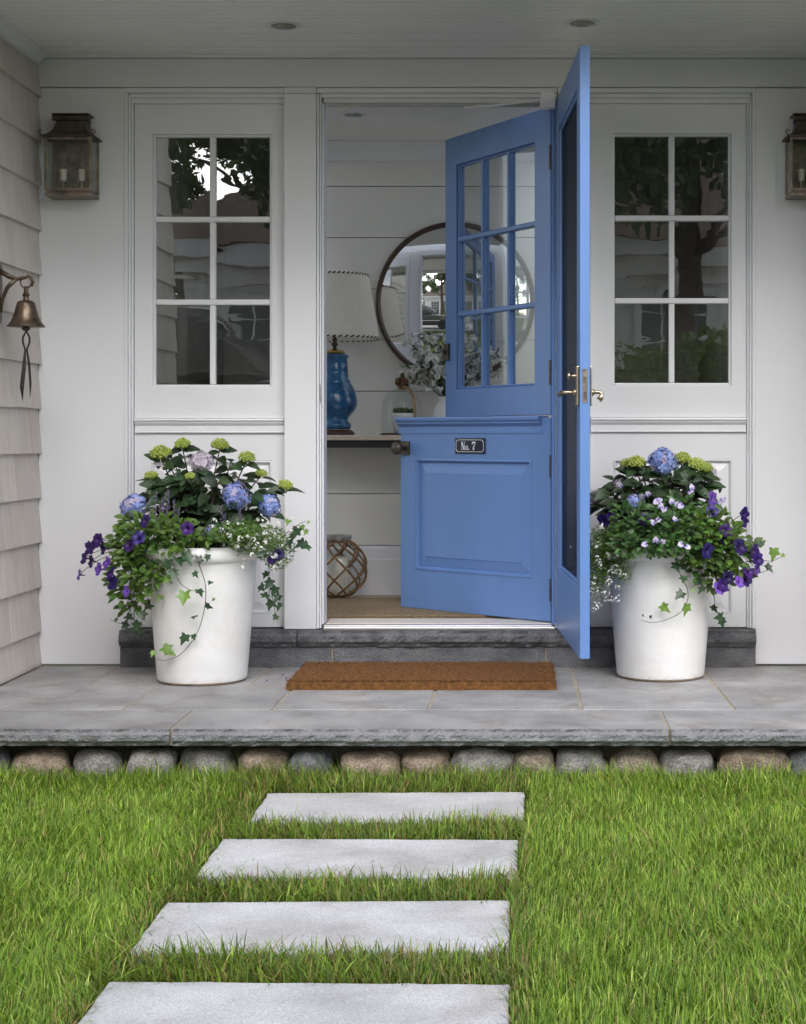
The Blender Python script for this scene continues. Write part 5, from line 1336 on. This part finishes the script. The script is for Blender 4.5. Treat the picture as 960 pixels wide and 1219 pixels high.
# dark car parked on the road
car_paint = M_('black_car_paint', (0.010,0.010,0.012), 0.12, 0.1, coat=1.0); car_glass = M_('car_glass', (0.012,0.014,0.016), 0.03, 0.1); rubber = M_('rubber', (0.015,0.015,0.015), 0.8)
car = thing('parked_car', (-3.0, -9.15, UZ+0.004), 'black parked car mirrored in the left window', 'car')
b = MB(); body = [(-2.3,0.35),(-2.35,0.75),(-2.28,1.02),(0.95,1.05),(2.05,0.95),(2.30,0.78),(2.34,0.42),(2.2,0.30),(-2.2,0.30)]
b.prism_y(body, -0.92, 0.92); b.build('body', car_paint, car, bevel=0.07, seg=4)
b = MB(); cab = [(-2.22,1.03),(-2.0,1.66),(-1.8,1.75),(-0.2,1.78),(0.15,1.70),(1.02,1.04)]
b.prism_y(cab, -0.78, 0.78); b.build('cabin', car_paint, car, bevel=0.06, seg=4)
b = MB()
for sgn in (-1, 1):
    for (wa, wb, wc, wd_) in (((-1.95,1.12),(-1.1,1.12),(-1.1,1.62),(-1.75,1.60)), ((-1.02,1.12),(-0.25,1.12),(-0.25,1.64),(-1.02,1.63)), ((-0.17,1.12),(0.72,1.12),(0.10,1.60),(-0.17,1.63))):
        b.prism_y([wa, wb, wc, wd_], sgn*0.782-0.006, sgn*0.782+0.006)
b.add([(1.04,-0.7,1.08),(1.04,0.7,1.08),(0.22,0.66,1.68),(0.22,-0.66,1.68)], [(0,1,2,3)])
b.build('window', car_glass, car)
for wx in (-1.45, 1.45):
    for sgn in (-1, 1):
        w_ = MB().lathe([(0.20,-0.11),(0.33,-0.11),(0.35,-0.08),(0.35,0.08),(0.33,0.11),(0.20,0.11)], (wx, sgn*0.84, 0.352), 32, M=Matrix.Rotation(R(90), 3, 'X')).build('wheel', rubber, car, auto=True)
        MB().lathe([(0.02,0.095),(0.19,0.085),(0.205,0.11),(0.21,0.10)], (wx, sgn*0.84, 0.352), 24, M=Matrix.Rotation(R(-90)*sgn, 3, 'X')).build('rim', steel, w_, auto=True)
tr_ = MB()
for sgn in (-1, 1): tr_.box(-2.1, 2.1, sgn*0.925-0.006, sgn*0.925+0.006, 0.62, 0.66)
tr_.build('trim_strip', steel, car)
for sgn in (-1, 1):
    MB().ball((2.22, sgn*0.68, 0.76), 0.13, 12, 0, (0.7,1.2,0.6)).build('headlight', clear_glass if False else lens_m, car, smooth=True)
    MB().box(-2.375, -2.33, sgn*0.72-0.12, sgn*0.72+0.12, 0.72, 0.95).build('tail_light', M_('red_lens', (0.3,0.01,0.01), 0.2) if 'red_lens' not in bpy.data.materials else bpy.data.materials['red_lens'], car)

# hedge, shrubs and trees
def leaf_cloud(name, cents, n, size, mat, parent, seed, flat=1.0):
    rng = np.random.RandomState(seed); C_ = np.array([c[:3] for c in cents]); Rr = np.array([c[3] for c in cents])
    w = Rr**2; idx = rng.choice(len(C_), n, p=w/w.sum())
    v = rng.normal(size=(n,3)); v /= np.linalg.norm(v, axis=1)[:,None]; rad = Rr[idx]*(rng.rand(n)**0.4)
    p = C_[idx] + v*rad[:,None]*np.array([1,1,flat])
    a = rng.normal(size=(n,3)); a /= np.linalg.norm(a,axis=1)[:,None]; b_ = np.cross(a, rng.normal(size=(n,3))); b_ /= np.linalg.norm(b_,axis=1)[:,None]
    s_ = size*(0.6+0.8*rng.rand(n))[:,None]
    V = np.stack([p-a*s_, p+b_*s_*0.5, p+a*s_, p-b_*s_*0.5], 1).reshape(-1,3)
    me = bpy.data.meshes.new(name); me.from_pydata(V.tolist(), [], (np.arange(n)[:,None]*4+np.arange(4)).tolist()); me.materials.append(mat)
    o = bpy.data.objects.new(name, me); COL.objects.link(o); o.parent = parent; return o
hedge_l = M_('hedge_leaf', (0.11,0.19,0.025), 0.5, col2=(0.20,0.28,0.045), scale=3, trans=0.25)
tree_l = M_('tree_leaf', (0.05,0.09,0.025), 0.5, col2=(0.10,0.15,0.04), scale=1.5, trans=0.25)
bark = M_('bark', (0.09,0.065,0.045), 0.9, 0.3, 10, bump=0.8, bscale=25)
def shrub(x, y, w, h, n, label, seed, mat=None):
    rng = random.Random(seed); z0 = ground_z(x, y)
    t = thing('hedge_shrub', (x, y, z0), label, 'shrub', 'green shrubs behind the lawn')
    cs = [(rng.uniform(-w,w)*0.6, rng.uniform(-0.3,0.3), rng.uniform(0.25,1)*h*0.8, rng.uniform(0.28,0.42)) for _ in range(16)]
    leaf_cloud('foliage', cs, n, 0.045, mat or hedge_l, t, seed)
    s_ = MB()
    for k in range(6): s_.tube([(rng.uniform(-.1,.1), rng.uniform(-.1,.1), -0.05), (rng.uniform(-.5,.5)*w, rng.uniform(-.2,.2), h*0.7)], [0.02, 0.006], 6)
    s_.build('stems', bark, t)['kind'] = 'stuff'
for i, x in enumerate((1.0, 1.8, 2.65, 3.5)): shrub(x, -7.75, 0.6, (1.85, 1.78, 1.9, 1.8)[i], 6000, ('round green shrub mirrored low in the right window, nearest the path', 'round green shrub mirrored low in the right window, second from the path', 'round green shrub behind the lawn, third from the path', 'round green shrub behind the lawn, farthest from the path')[i], 50+i)
shrub(-1.6, -13.5, 0.7, 1.3, 5000, 'green shrub before the neighbour house', 60)
shrub(-5.2, -15.8, 0.6, 1.2, 4000, 'green shrub at the corner of the neighbour house', 61)
def tree(x, y, h, cr, n, label, seed, low=0.45):
    rng = random.Random(seed); z0 = ground_z(x, y); t = thing('leafy_tree', (x, y, z0), label, 'tree', 'trees across the road')
    tk = MB(); tk.tube([(0,0,-0.1), (0.05,0,h*0.25), (-0.05,0.05,h*0.5), (0.05,0,h*0.85)], [0.20,0.16,0.12,0.04], 12)
    cs = []
    for k in range(26):
        a = rng.random()*6.28; r = cr*math.sqrt(rng.random()); z = h*(low+(1-low)*rng.random())
        q = (r*math.cos(a), r*math.sin(a), z, rng.uniform(0.45,0.85)); cs.append(q)
        if k % 2 == 0: tk.tube([(0,0,z*0.72), (q[0]*0.5, q[1]*0.5, z*0.85), q[:3]], [0.06,0.04,0.012], 6)
    tk.build('trunk', bark, t, smooth=True); leaf_cloud('crown', cs, n, 0.085, tree_l, t, seed)
tree(-2.3, -13.6, 8.5, 2.5, 22000, 'dark leafy tree before the roof, mirrored top of the left window', 70, 0.43)
tree(2.0, -12.8, 8.0, 2.3, 18000, 'dark leafy tree mirrored at the top of the right window', 71, 0.45)
tree(-7.4, -21, 11, 3.2, 22000, 'tall tree left of the neighbour house', 72, 0.12)
tree(8.5, -20, 11, 3.2, 12000, 'tall tree right of the neighbour house', 73, 0.3)
fp = MB(); rng = random.Random(77)
for (X, Y) in ((345,806),(337,805),(341,809),(352,804),(318,812),(860,812),(873,806),(452,832)):
    D = CAM_Z*FPX/(Y-520); c = Vector((fx(X, D), D-CAM_D, 0.0035)); a = rng.random()*6.28
    u = Vector((math.cos(a), math.sin(a), 0))*0.009; w_ = Vector((-math.sin(a), math.cos(a), 0))*0.006
    fp.add([c-u, c-w_*0.8+Vector((0,0,0.002)), c+u+Vector((0,0,0.004)), c+w_+Vector((0,0,0.003))], [(0,1,2,3)])
tag(fp.build('fallen_petals', f_purple), 'scattered purple petals fallen on the patio stones', 'petals', kind='stuff')
tree(-5.4, -26, 13, 3.8, 22000, 'tall tree added behind the neighbour house to cover bright sky', 74, 0.25)  # added to block glaring sky mirrored in the left window
tree(3.2, -27, 13, 3.8, 20000, 'tall tree behind the neighbour house on its right', 75, 0.25)
gc = MB(); rng = random.Random(91)
for k in range(150):
    x0, x1, y0, y1 = STONES[rng.randrange(4)]
    e = rng.random()
    x = rng.uniform(x0, x1) if e < 0.7 else (x0+rng.uniform(0,0.06) if e < 0.85 else x1-rng.uniform(0,0.06)); y = y0+abs(rng.gauss(0, 0.09)) if e < 0.7 else rng.uniform(y0, y1)
    a = rng.random()*6.28; l = rng.uniform(0.006, 0.022); c = Vector((x, min(y, y1), -0.1605)); u = Vector((math.cos(a), math.sin(a), 0)); w_ = Vector((-math.sin(a), math.cos(a), 0))*0.0011
    gc.add([c-w_, c+w_, c+u*l+w_*0.6+Vector((0,0,0.003)), c+u*l-w_*0.6+Vector((0,0,0.003))], [(0,1,2,3)], 0 if rng.random() < 0.6 else 1)
tag(gc.build('grass_clippings', [fine_leaf, M_('dry_grass', (0.30,0.23,0.12), 0.9)]), 'grass clippings scattered on the stepping stones', 'clippings', kind='stuff')
